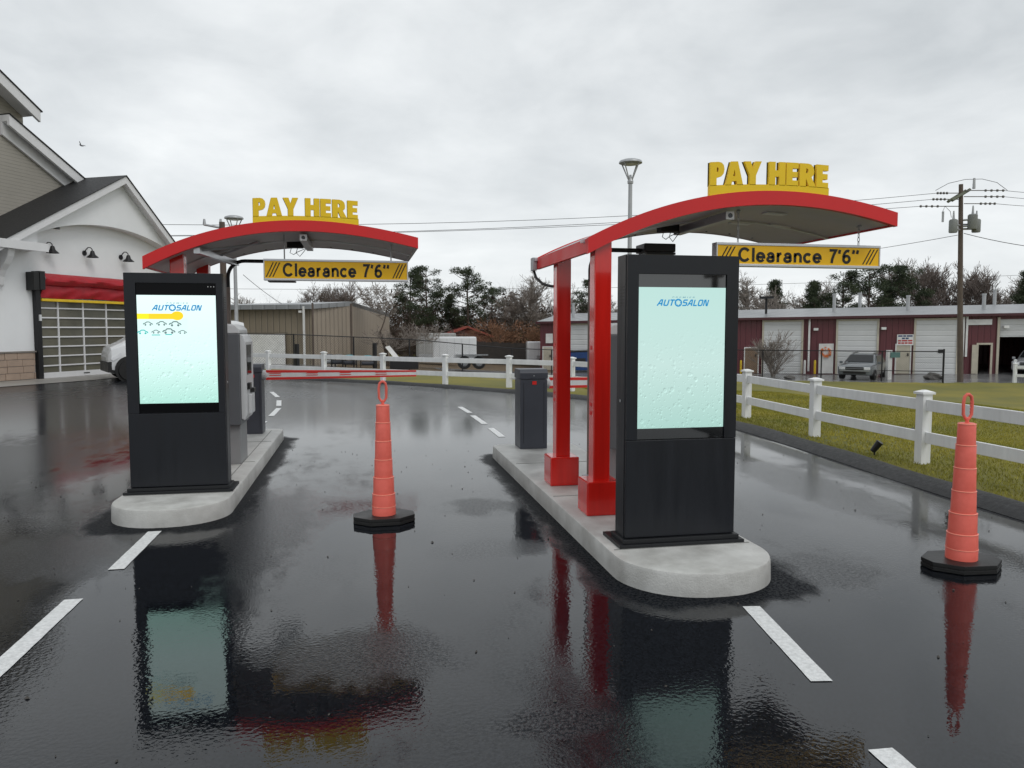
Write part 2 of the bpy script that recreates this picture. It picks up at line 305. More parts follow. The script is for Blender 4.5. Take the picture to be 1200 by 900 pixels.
def build(mb, name, m, parent=None, bevel=0., smooth=False, loc=None, fix=True, uv=False, seg=2):
    if parent is not None: o0 = ORI[parent.name]
    elif loc is not None: o0 = Vector(loc)
    else: o0 = Vector((0, 0, 0))
    me = bpy.data.meshes.new(name)
    me.from_pydata([(v[0]-o0[0], v[1]-o0[1], v[2]-o0[2]) for v in mb.v], [], mb.f)
    if fix or bevel:
        bm = bmesh.new(); bm.from_mesh(me)
        bmesh.ops.recalc_face_normals(bm, faces=bm.faces)
        if bevel:
            es = [e for e in bm.edges if len(e.link_faces) == 2 and e.calc_face_angle(0) > .5]
            bmesh.ops.bevel(bm, geom=es, offset=bevel, segments=seg, affect='EDGES', profile=.6, clamp_overlap=True)
        bm.to_mesh(me); bm.free()
    if smooth:
        me.polygons.foreach_set('use_smooth', [True]*len(me.polygons))
        if hasattr(me, 'set_sharp_from_angle'): me.set_sharp_from_angle(angle=R(38))
    if uv: setuv(me)
    if m is not None: me.materials.append(m)
    o = bpy.data.objects.new(name, me); col.objects.link(o)
    ORI[o.name] = o0
    if parent is not None: o.parent = parent
    else: o.location = o0
    return o
def thing(name, label, cat, loc, group=None):
    o = bpy.data.objects.new(name, None); col.objects.link(o); o.location = loc; o.empty_display_size = .2
    ORI[o.name] = Vector(loc); return tag(o, label, cat, group)
def tag(o, label, cat, group=None):
    o['label'] = label; o['category'] = cat
    if group: o['group'] = group
    return o
def struct(o): o['kind'] = 'structure'; return o
def stuff(o, label, cat): tag(o, label, cat); o['kind'] = 'stuff'; return o
def dup(root, loc, rotz, label, scale=1., group=None):
    def cp(o, par):
        c = o.copy(); col.objects.link(c)
        if par is not None: c.parent = par
        for ch in list(o.children): cp(ch, c)
        return c
    r = cp(root, None); r.location = loc; r.rotation_euler = (0, 0, rotz); r.scale = (scale,)*3
    ORI[r.name] = Vector(loc); r['label'] = label
    if group: r['group'] = group
    return r
def text_pts(s, bold=0., shear=0., space=1., depth=0., res=3):
    cu = bpy.data.curves.new('t', 'FONT'); cu.body = s; cu.offset = bold; cu.shear = shear; cu.space_character = space; cu.extrude = depth; cu.resolution_u = res
    ob = bpy.data.objects.new('t', cu); col.objects.link(ob)
    me = bpy.data.meshes.new_from_object(ob)
    vs = [tuple(v.co) for v in me.vertices]; fs = [tuple(p.vertices) for p in me.polygons]
    bpy.data.objects.remove(ob); bpy.data.curves.remove(cu); bpy.data.meshes.remove(me)
    return vs, fs
def text_xz(mb, s, x0, x1, z0, z1, y, thick=.0, bold=0., shear=0., space=1., warp=None):
    """lettering in an XZ plane facing -Y, its ink fitted to the box x0..x1, z0..z1 with its front at y"""
    vs, fs = text_pts(s, bold, shear, space, .5 if thick else 0)
    a = np.array(vs); lo = a.min(0); hi = a.max(0)
    out = []
    for v in a:
        u = (v[0]-lo[0])/(hi[0]-lo[0]); q = (v[1]-lo[1])/(hi[1]-lo[1]); d = (v[2]+.5) if thick else 0
        x = x0+u*(x1-x0); z = z0+q*(z1-z0)
        if warp: z = warp(x, q)
        out.append((x, y+thick*(1-d), z))
    mb.add(out, fs)

# monoline lettering: each glyph a set of centre lines, x-height .72, cap height 1
def arc(cx, cy, rx, ry, a0, a1, n=16): return [(cx+rx*math.cos(R(a0+(a1-a0)*i/n)), cy+ry*math.sin(R(a0+(a1-a0)*i/n))) for i in range(n+1)]
X_ = .36
STK = {
 'C': (.92, [arc(.47, .5, .38, .43, 38, 322, 22)]), 'l': (.24, [[(.12, 0), (.12, 1)]]),
 'e': (.68, [arc(.34, .34, .26, .28, -35, -360, 20)+[(.10, .34)]]),
 'a': (.68, [[(.09, .46)]+arc(.33, .44, .20, .18, 160, 15, 10)+[(.54, .40), (.54, .10), (.60, .06)], arc(.31, .20, .22, .15, 60, 330, 14), [(.36, .35), (.54, .37)]]),
 'r': (.44, [[(.11, 0), (.11, .68)], arc(.36, .36, .25, .26, 180, 88, 8)]),
 'n': (.66, [[(.11, 0), (.11, .68)], arc(.33, .38, .22, .24, 180, 0, 12)+[(.55, 0)]]),
 'c': (.64, [arc(.34, .34, .26, .28, 42, 318, 16)]),
 '7': (.62, [[(.06, .93), (.56, .93), (.40, .62), (.28, .28), (.24, 0)]]),
 '6': (.66, [arc(.34, .30, .24, .24, 0, 360, 20), arc(.44, .40, .34, .52, 178, 92, 10)+[(.54, .86)]]),
 "'": (.26, [[(.16, .98), (.10, .70)]]), '"': (.60, [[(.16, .98), (.10, .70)], [(.48, .98), (.42, .70)]]), ' ': (.38, []),
 'A_': (.86, [[(.04, 0), (.40, .93), (.62, .93), (.72, 0)], [(.22, .34), (.70, .34)]]), 'U_': (.80, [[(.10, 1), (.10, .16), (.18, .07), (.60, .07), (.68, .16), (.68, 1)]]),
 'T_': (.72, [[(.0, .93), (.72, .93)], [(.36, .93), (.36, 0)]]), 'S_': (.78, [[(.72, .93), (.18, .93), (.10, .84), (.10, .60), (.18, .52), (.60, .50), (.68, .42), (.68, .16), (.60, .07), (.04, .07)]]),
 'L_': (.66, [[(.10, 1), (.10, .07), (.64, .07)]]), 'O_': (.82, [[(.20, .93), (.60, .93), (.70, .83), (.70, .17), (.60, .07), (.20, .07), (.10, .17), (.10, .83), (.20, .93)]]), 'N_': (.84, [[(.10, 0), (.10, .93), (.26, .93), (.58, .07), (.72, .07), (.72, 1)]])}
def stroke_text(mb, glyphs, x0, x1, z0, z1, y, wt, shear=0., gap=.10):
    tot = sum(STK[g][0] for g in glyphs)+gap*(len(glyphs)-1)+shear; kx = (x1-x0)/tot; kz = z1-z0; x = 0.; h = wt/2
    for g in glyphs:
        for ln in STK[g][1]:
            P = [Vector(p) for p in ln]; vs = []; closed = (P[0]-P[-1]).length < 1e-4; n = len(P)
            for i, p in enumerate(P):
                a = P[i-1] if i else (P[-2] if closed else None); c = P[i+1] if i < n-1 else (P[1] if closed else None)
                d1 = (p-a).normalized() if a is not None else (c-p).normalized(); d2 = (c-p).normalized() if c is not None else d1
                m = d1+d2; m = m.normalized() if m.length > .01 else d1; k = 1/max(.55, m.dot(d1)); nn = Vector((-m.y, m.x))*h*k
                for q in (p+nn, p-nn): vs.append((x0+kx*(x+q.x+shear*q.y), y, z0+kz*q.y))
            mb.add(vs, [(2*i, 2*i+1, 2*i+3, 2*i+2) for i in range(n-1)])
        x += STK[g][0]+gap
# ------------------------------------------------------------------ ground
EDGE = [(5.55, -40), (5.6, 0), (5.7, 3.5), (5.80, 6.8), (6.05, 8.8), (6.27, 11.9), (6.1, 15), (5.35, 17.3), (4.3, 19.0), (3.05, 20.5), (1.1, 23.1), (-2.3, 26.1), (-5.2, 29.3), (-7.6, 33.6), (-12, 42), (-30, 70)]
EA = np.array(EDGE, float)
def edge_d(X, Y):
    """signed distance to the lot's kerb line, positive on the grass side"""
    X = np.asarray(X, float); Y = np.asarray(Y, float); best = np.full(X.shape, 1e9); sg = np.ones(X.shape)
    for i in range(len(EA)-1):
        a, b = EA[i], EA[i+1]; d = b-a; L = d@d
        t = np.clip(((X-a[0])*d[0]+(Y-a[1])*d[1])/L, 0, 1)
        dx = X-(a[0]+t*d[0]); dy = Y-(a[1]+t*d[1]); q = np.hypot(dx, dy)
        cr = d[0]*dy-d[1]*dx
        m = q < best; best = np.where(m, q, best); sg = np.where(m, np.where(cr > 0, -1., 1.), sg)
    return best*sg
def sst(a, b, x): t = np.clip((x-a)/(b-a), 0, 1); return t*t*(3-2*t)
def hgt(X, Y):
    X = np.asarray(X, float); Y = np.asarray(Y, float); d = edge_d(X, Y)
    far = -(.42+.58*sst(-2, 13, X))
    far = far + .22*sst(24, 36, X)
    h = far*sst(1.5, 17, d)
    right = sst(7, 9, X)*sst(34, 24, Y)
    h = h-.30*np.exp(-((d-5.)/2.6)**2)*right
    h = h+.12*np.sin(X*.55+Y*.31+1)*np.exp(-((d-11)/5)**2)*right+.03*np.sin(X*1.7-Y*.9)*right*sst(1.5, 4, d)
    h = np.where(d < .15, -.06, h+.02*sst(0, .3, d))
    return h
def H1(x, y): return float(hgt(np.array([x]), np.array([y]))[0])
def axis(lo, hi, step, far):
    a = list(np.arange(lo, hi+1e-6, step)); g = step; x = hi; b = []
    while x < far: g *= 1.35; x += g; b.append(x)
    g = step; x = lo; c = []
    while x > -far: g *= 1.35; x -= g; c.append(x)
    return np.array(c[::-1]+a+b)
gx = axis(-14, 44, .4, 900); gy = axis(-4, 62, .4, 900)
GX, GY = np.meshgrid(gx, gy); GZ = hgt(GX, GY); nx, ny = len(gx), len(gy)
vid = np.arange(nx*ny).reshape(ny, nx)
CX = (GX[:-1, :-1]+GX[1:, 1:])/2; CY = (GY[:-1, :-1]+GY[1:, 1:])/2; CD = edge_d(CX, CY)
# the red building's front line and the lots
RA = atD(633, 436, 49); RB = atD(1200, 437.5, 41)
rd = (RB-RA)[:2]; rL = np.hypot(*rd); ru = rd/rL; rn = np.array([ru[1], -ru[0]])
if rn@(-RA[:2]) < 0: rn = -rn
dist_red = (CX-RA[0])*rn[0]+(CY-RA[1])*rn[1]
reg = np.zeros(CX.shape, int)                                   # 0 lawn, 1 lot, 2 leaf litter
reg[(dist_red < 6.0)] = 1
reg[(CX < 11) & (CD > 4.2)] = 1
reg[(CX < 12) & (CY > 44)] = 2
reg[(CX < 4) & (CX > -1) & (CD > 4.2) & (CY > 34)] = 2
reg[(CY > 56) | (np.abs(CX) > 60)] = 0
reg[(CD < 0)] = 0
def ground(name, k, m):
    js, is_ = np.nonzero(reg == k)
    fs = np.stack([vid[js, is_], vid[js, is_+1], vid[js+1, is_+1], vid[js+1, is_]], 1)
    us, inv = np.unique(fs, return_inverse=True); inv = inv.reshape(fs.shape)
    P = np.stack([GX.ravel()[us], GY.ravel()[us], GZ.ravel()[us]], 1)
    me = bpy.data.meshes.new(name); me.from_pydata(P.tolist(), [], inv.tolist()); me.materials.append(m)
    me.polygons.foreach_set('use_smooth', [True]*len(me.polygons))
    o = bpy.data.objects.new(name, me); col.objects.link(o); return struct(o)
ground('ground', 0, M['grass']); ground('parking_lot', 1, M['lot']); ground('leaf_litter', 2, M['dark_tone'])
mb = MB(); poly = EDGE+[(-60, 90), (-120, 90), (-120, -40)]
mb.add([(x, y, 0) for x, y in poly], [tuple(range(len(poly)))]); struct(build(mb, 'asphalt_pavement', M['asphalt']))
# rolled asphalt berm along the kerb line
mb = MB(); prof = [(-.22, .003), (-.15, .04), (-.05, .07), (.06, .075), (.17, .05), (.30, -.08)]
ev = [Vector((x, y)) for x, y in EDGE[:13]]
pts = []
for i in range(len(ev)-1):
    k = max(1, int((ev[i+1]-ev[i]).length/.5))
    for j in range(k): pts.append(ev[i].lerp(ev[i+1], j/k))
pts = [Vector((p.x, p.y)) for p in pts if p.y > -12]
for _ in range(8): pts = [pts[0]]+[(pts[i-1]+pts[i]*2+pts[i+1])/4 for i in range(1, len(pts)-1)]+[pts[-1]]
vs = []; fs = []
for i, p in enumerate(pts):
    d = (pts[min(i+1, len(pts)-1)]-pts[max(i-1, 0)]).normalized(); n = Vector((d.y, -d.x))
    for a, z in prof: vs.append((p.x+n.x*a, p.y+n.y*a, z+.006*math.sin(i*1.3)*(z > .01)))
for i in range(len(pts)-1):
    for k in range(5): fs.append((i*6+k, i*6+k+1, (i+1)*6+k+1, (i+1)*6+k))
mb.add(vs, fs); struct(build(mb, 'asphalt_kerb', M['kerb_asphalt'], smooth=True))

# painted lane dashes, each a thin sheet on the asphalt
def dash(p, q, wdt, label, group='white lane dashes painted on the wet asphalt'):
    p = Vector((*p, 0)); q = Vector((*q, 0)); d = (q-p).normalized(); n = Vector((d.y, -d.x, 0))*wdt/2
    m_ = MB(); k = max(2, int((q-p).length/.05)); vs = []
    for i in range(k+1):
        c = p.lerp(q, i/k); j = .0025
        vs += [c+n*(1+random.uniform(-j, j)*10)+Vector((0, 0, .004)), c-n*(1+random.uniform(-j, j)*10)+Vector((0, 0, .004))]
    m_.add(vs, [(2*i, 2*i+1, 2*i+3, 2*i+2) for i in range(k)])
    o = struct(build(m_, 'lane_marking', M['paint'])); return o
for p, q in [((-1.68, 5.59), (-1.68, 6.60)), ((-1.76, 3.60), (-1.75, 5.01)), ((2.247, 4.11), (2.09, 3.15)), ((1.975, 2.58), (1.93, 1.6)),
             ((2.07, 12.5), (2.07, 11.45)), ((2.04, 14.4), (2.06, 13.07)), ((2.0, 16.05), (2.05, 14.86)),
             ((-2.34, 20.8), (-2.02, 19.2)), ((-1.9, 18.3), (-1.77, 17.0)), ((-1.72, 16.5), (-1.71, 15.05)), ((-1.73, 14.2), (-1.74, 13.2))]:
    dash(p, q, .105, '')
# pavement in front of the wash building
BW = np.array([math.sin(R(26.5)), math.cos(R(26.5)), 0]); BN = np.array([math.cos(R(26.5)), -math.sin(R(26.5)), 0]); B0 = np.array([-10.383, 27.7, 0.])
def F(s, z, n): return tuple(B0+BW*s+BN*n+np.array([0, 0, z]))
def TF(p): return F(p[0], p[2], p[1])              # builder coords (s, n, z)
mb = MB(); mb.add([F(-6, .012, .0), F(-6, .012, 1.9), F(9, .012, 2.6), F(9, .012, 0)], [(0, 1, 2, 3)]); struct(build(mb, 'concrete_apron', M['apron']))

# ------------------------------------------------------------------ concrete islands
def rounded(x0, x1, y0, y1, r0, r1, n=12):
    out = []
    for cx, cy, a0, r in ((x1-r0, y0+r0, -90, r0), (x1-r1, y1-r1, 0, r1), (x0+r1, y1-r1, 90, r1), (x0+r0, y0+r0, 180, r0)):
        for k in range(n+1): a = R(a0+90*k/n); out.append((cx+r*math.cos(a), cy+r*math.sin(a)))
    return out
def island(x0, x1, y0, y1, r0, label, joints):
    t = thing('traffic_island', label, 'traffic island', ((x0+x1)/2, (y0+y1)/2, 0), 'raised concrete islands under the pay kiosks')
    def ring(off): return rounded(x0+off, x1-off, y0+off, y1-off, r0-off, .16-off*.5)
    r_ = [(ring(0), -.02), (ring(0.0), .03), (ring(.004), .132), (ring(.010), .145), (ring(.022), .15)]
    vs = [(x, y, z) for P, z in r_ for x, y in P]; n = len(r_[0][0])
    fs = [(i*n+k, i*n+(k+1) % n, (i+1)*n+(k+1) % n, (i+1)*n+k) for i in range(4) for k in range(n)]+[tuple(4*n+k for k in range(n))]
    m_ = MB(); m_.add(vs, fs); build(m_, 'kerb', M['conc'], t, smooth=True)
    jm = mat('joint', (.20, .20, .19), .8)
    for y in joints: build(MB().box((x0+.04, y-.006, .146), (x1-.04, y+.006, .1525)), 'expansion_joint', jm, t)
    if x0 < 0: build(MB().box((x1-.168, joints[0]+.02, .146), (x1-.16, y1-.2, .1522)), 'expansion_joint', jm, t)
    return t
island(1.62, 2.69, 4.30, 9.78, .50, 'grey concrete island carrying the right kiosk and both bare red posts', [4.9, 6.6, 8.3])
island(-2.16, -1.17, 6.72, 11.95, .46, 'grey concrete island under the left kiosk and its pay station', [7.35, 9.0, 10.6])

# ------------------------------------------------------------------ screens
def screen_mat(name, z0, z1, x0, x1, cA, cB, cC, s):
    m = bpy.data.materials.new(name); m.use_nodes = True; t = m.node_tree; b = t.nodes['Principled BSDF']
    b.inputs['Base Color'].default_value = (.02, .02, .02, 1); b.inputs['Roughness'].default_value = .12
    g = nd(t, 'ShaderNodeTexCoord'); sp = nd(t, 'ShaderNodeSeparateXYZ'); lk(t, g.outputs['Generated'], sp.inputs[0])
    r = nd(t, 'ShaderNodeValToRGB'); lk(t, sp.outputs['Z'], r.inputs[0]); el = r.color_ramp.elements
    el[0].position = 0; el[0].color = (*cA, 1); el[1].position = 1; el[1].color = (*cC, 1); q = el.new(.45); q.color = (*cB, 1)
    # water drops drawn on the displayed picture
    mp = nd(t, 'ShaderNodeMapping'); mp.inputs['Scale'].default_value = (.68, 1, 1.0); lk(t, g.outputs['Generated'], mp.inputs[0])
    last = r.outputs[0]
    for k, (scl, rad, amt, off) in enumerate(((17, .32, .22, 0), (30, .34, .26, 3.3), (54, .36, .26, 7.1))):
        mo = nd(t, 'ShaderNodeVectorMath', operation='ADD'); mo.inputs[1].default_value = (off, 0, off*.7); lk(t, mp.outputs[0], mo.inputs[0])
        v = nd(t, 'ShaderNodeTexVoronoi', voronoi_dimensions='3D', ins={'Scale': scl, 'Randomness': .95}); lk(t, mo.outputs[0], v.inputs['Vector'])
        v2 = nd(t, 'ShaderNodeTexVoronoi', voronoi_dimensions='3D', ins={'Scale': scl, 'Randomness': .95})
        sh = nd(t, 'ShaderNodeVectorMath', operation='ADD'); sh.inputs[1].default_value = (.008*12/scl, 0, -.012*12/scl); lk(t, mo.outputs[0], sh.inputs[0]); lk(t, sh.outputs[0], v2.inputs['Vector'])
        a = nd(t, 'ShaderNodeMapRange', interpolation_type='SMOOTHSTEP', ins={1: rad, 2: rad*.6, 3: 0, 4: 1}); lk(t, v.outputs['Distance'], a.inputs[0])
        c = nd(t, 'ShaderNodeMapRange', interpolation_type='SMOOTHSTEP', ins={1: rad, 2: rad*.6, 3: 0, 4: 1}); lk(t, v2.outputs['Distance'], c.inputs[0])
        df = nd(t, 'ShaderNodeMath', operation='SUBTRACT'); lk(t, a.outputs[0], df.inputs[0]); lk(t, c.outputs[0], df.inputs[1])
        cs = nd(t, 'ShaderNodeSeparateColor'); lk(t, v.outputs['Color'], cs.inputs[0])
        gt = nd(t, 'ShaderNodeMath', operation='GREATER_THAN', ins={1: .48}); lk(t, cs.outputs[0], gt.inputs[0])
        fall = nd(t, 'ShaderNodeMapRange', ins={1: .25, 2: .75, 3: 1, 4: 0}); lk(t, sp.outputs['Z'], fall.inputs[0])
        x1_ = nd(t, 'ShaderNodeMath', operation='MULTIPLY'); lk(t, df.outputs[0], x1_.inputs[0]); lk(t, gt.outputs[0], x1_.inputs[1])
        x2_ = nd(t, 'ShaderNodeMath', operation='MULTIPLY'); lk(t, x1_.outputs[0], x2_.inputs[0]); lk(t, fall.outputs[0], x2_.inputs[1])
        x3_ = nd(t, 'ShaderNodeMath', operation='MULTIPLY_ADD', ins={1: amt*1.05, 2: 1.0}); lk(t, x2_.outputs[0], x3_.inputs[0])
        vm = nd(t, 'ShaderNodeVectorMath', operation='SCALE'); lk(t, last, vm.inputs[0]); lk(t, x3_.outputs[0], vm.inputs['Scale']); last = vm.outputs[0]
    lk(t, last, b.inputs['Emission Color']); b.inputs['Emission Strength'].default_value = s
    return m
def emis(name, c, s=.9): return mat(name, (.01, .01, .01), .3, emit=c, es=s, var=0)
INK = emis('screen_blue', (.004, .26, .56), .85); INKD = emis('screen_slate', (.16, .36, .44), .8); YEL = emis('screen_yellow', (.95, .62, .01), .95)
YEL2 = emis('screen_lemon', (.92, .80, .01), .95); CARD = emis('screen_card', (.70, .93, .90), .92); TEAL = emis('screen_teal', (.03, .52, .50), .85); SLATE = emis('screen_grey', (.16, .24, .25), .8)

def logo(x0, x1, z0, z1, y, parent):
    """PREMIER over AUTO SALON in slanted square capitals, the O of AUTO a swirl"""
    W_ = x1-x0; H_ = z1-z0; m_ = MB()
    hz_ = H_*.62; zb = z0+H_*.07
    stroke_text(m_, ['A_', 'U_', 'T_'], x0, x0+W_*.345, zb, zb+hz_, y, .21, .28)
    stroke_text(m_, ['S_', 'A_', 'L_', 'O_', 'N_'], x0+W_*.475, x1, zb, zb+hz_, y, .21, .28)
    build(m_, 'logo_lettering', INK, parent, fix=False)
    sw = MB(); cx = x0+W_*.405; cz = zb+hz_*.5; rr = H_*.40
    for k in range(6):
        a0 = k*math.pi/3; vs = []
        for i in range(9):
            a = a0+i/8*1.25; vs.append((cx+rr*math.cos(a), y, cz+rr*math.sin(a)))
        for i in range(9):
            a = a0+(8-i)/8*1.25+.35; r2 = rr*(.42+.30*(i/8)); vs.append((cx+r2*math.cos(a), y, cz+r2*math.sin(a)))
        n = 9
        sw.add(vs, [(i, i+1, 2*n-2-i, 2*n-1-i) for i in range(n-1)])
    build(sw, 'logo_swirl', INK, parent, fix=False)
    p = MB(); text_xz(p, 'P R E M I E R', x0+W_*.29, x0+W_*.72, z0+H_*.86, z1, y, bold=.005, shear=.15); build(p, 'logo_small_lettering', INKD, parent)

def kiosk(x0, y0, wd, label, gl, scn, sm, logo_box, left):
    d = .20; zt = 2.15; zb = .15
    t = thing('menu_kiosk', label, 'kiosk', (x0+wd/2, y0+d/2, zb), 'tall digital menu kiosks at the lane entrances')
    m_ = MB(); m_.box((x0-.05, y0-.055, zb), (x0+wd+.05, y0+.33, zb+.025)); m_.box((x0-.02, y0-.03, zb+.025), (x0+wd+.02, y0+d+.03, zb+.055)); build(m_, 'base_plate', M['kioskedge'], t, bevel=.003)
    m_ = MB(); fr = .018                                    # body: front frame around the display recess
    gx0, gx1, gz0, gz1 = gl
    zA = zb+.055
    m_.box((x0, y0+.03, zA), (x0+wd, y0+d, zt)); build(m_, 'body', M['kiosk'], t, bevel=.004)
    m_ = MB(); m_.box((x0+.004, y0+.0, zA+.004), (x0+wd-.004, y0+.027, gz0)); build(m_, 'lower_panel', M['kiosk'], t, bevel=.004)
    m_ = MB(); m_.add([(x0+.004, y0, gz0+.003), (x0+wd-.004, y0, gz0+.003), (x0+wd-.004, y0, zt-.003), (x0+.004, y0, zt-.003), (gx0, y0, gz0+.003), (gx1, y0, gz0+.003), (gx1, y0, gz1), (gx0, y0, gz1),
      (x0+.004, y0+.028, gz0+.003), (x0+wd-.004, y0+.028, gz0+.003), (x0+wd-.004, y0+.028, zt-.003), (x0+.004, y0+.028, zt-.003), (gx0, y0+.028, gz0+.003), (gx1, y0+.028, gz0+.003), (gx1, y0+.028, gz1), (gx0, y0+.028, gz1)],
      [(4, 7, 3, 0), (7, 6, 2, 3), (6, 5, 1, 2), (0, 3, 11, 8), (3, 2, 10, 11), (2, 1, 9, 10), (7, 4, 12, 15), (6, 7, 15, 14), (5, 6, 14, 13), (8, 11, 15, 12), (11, 10, 14, 15), (10, 9, 13, 14), (0, 8, 12, 4), (1, 5, 13, 9)])
    build(m_, 'door_frame', M['kiosk'], t)
    m_ = MB(); m_.box((gx0+.002, y0+.012, gz0+.006), (gx1-.002, y0+.029, gz1-.002)); gls = build(m_, 'cover_glass', M['bglass'] if left else M['bglass_sheen'], t)
    sx0, sx1, sz0, sz1 = scn
    m_ = MB(); m_.box((sx0, y0+.009, sz0), (sx1, y0+.0115, sz1)); sc_ = build(m_, 'screen', sm, t)
    logo(*logo_box, y0+.0075, sc_)
    # side vents, lock and service screws
    sx = x0+wd if left else x0; sg = 1 if left else -1
    m_ = MB()
    for k in range(7): m_.box((sx-.002*sg, y0+.06, 1.80+k*.022), (sx+.002*sg, y0+.14, 1.806+k*.022))
    build(m_, 'side_vent', M['black'], t)
    m_ = MB(); m_.lathe([(.011, 0), (.011, .004), (.006, .004)], (0, 0, 0), 12, T=lambda p: (sx+sg*p[2], y0+.115+p[0], 1.15+p[1])); build(m_, 'lock', M['steel'], t)
    return t, sc_
KG = 'tall digital menu kiosks at the lane entrances'
smR = screen_mat('screen_right', 0, 1, 0, 1, (.42, .67, .61), (.57, .78, .74), (.50, .75, .70), .80)
smL = screen_mat('screen_left', 0, 1, 0, 1, (.42, .74, .65), (.68, .91, .88), (.78, .97, .95), .90)
kR, scR = kiosk(1.752, 4.958, .815, 'nearer black kiosk whose screen shows only a blue logo, in front of two red posts', (1.835, 2.475, .885, 2.020), (1.840, 2.470, .965, 1.930), smR, (1.968, 2.350, 1.800, 1.868), False)
kL, scL = kiosk(-2.085, 7.422, .843, 'farther black kiosk with a yellow banner and small car icons on its screen', (-1.985, -1.302, .880, 2.060), (-1.979, -1.308, .972, 1.950), smL, (-1.853, -1.425, 1.808, 1.885), True)
yL = 7.422+.0075
m_ = MB(); m_.box((-1.978, yL, 1.575), (-1.553, yL+.001, 1.745)); build(m_, 'menu_card', CARD, scL)
m_ = MB(); m_.box((-1.978, yL-.002, 1.735), (-1.880, yL-.001, 1.784)); build(m_, 'banner_end', YEL2, scL)
m_ = MB(); m_.box((-1.880, yL-.002, 1.735), (-1.64, yL-.001, 1.784)); m_.add([(-1.64+.052*math.cos(a), yL-.0025, 1.765+.040*math.sin(a)) for a in [2*math.pi*k/24 for k in range(24)]], [tuple(range(24))]); build(m_, 'banner', YEL, scL)
def car_icon(mb, cx, cz, s, y):
    P = [(-1, -.1), (-.95, .15), (-.55, .22), (-.3, .5), (.35, .5), (.6, .2), (.98, .1), (1, -.15)]
    for i in range(len(P)-1):
        a, b = P[i], P[i+1]; dx_, dz_ = b[0]-a[0], b[1]-a[1]; L = math.hypot(dx_, dz_); nx_, nz_ = -dz_/L*.11, dx_/L*.11
        mb.add([(cx+(a[0]+nx_)*s, y, cz+(a[1]+nz_)*s), (cx+(b[0]+nx_)*s, y, cz+(b[1]+nz_)*s), (cx+(b[0]-nx_)*s, y, cz+(b[1]-nz_)*s), (cx+(a[0]-nx_)*s, y, cz+(a[1]-nz_)*s)], [(0, 1, 2, 3)])
    for wx in (-.55, .55):
        mb.add([(cx+(wx+.22*math.cos(k*.785))*s, y, cz+(-.18+.22*math.sin(k*.785))*s) for k in range(8)], [tuple(range(8))])
for cx_, cz_, ss, mm in ((-1.89, 1.69, .033, SLATE), (-1.775, 1.692, .036, SLATE), (-1.66, 1.688, .042, SLATE), (-1.935, 1.615, .036, TEAL), (-1.825, 1.618, .030, SLATE), (-1.715, 1.622, .044, SLATE), (-1.60, 1.615, .030, SLATE)):
    a_ = MB(); car_icon(a_, cx_, cz_, ss*1.15, yL-.002); build(a_, 'menu_icon', mm, scL, fix=False)
for xa_, xb_, zc_ in ((-1.86, -1.79, 1.588), (-1.745, -1.69, 1.592)): build(MB().box((xa_, yL-.002, zc_), (xb_, yL-.001, zc_+.008)), 'icon_underline', TEAL, scL)
m_ = MB()
for k in range(3): m_.box((-1.375+k*.025, 7.4315, 2.025), (-1.368+k*.025, 7.434, 2.032))
build(m_, 'indicator_dots', emis('dots', (.6, .6, .6), .5), kL)

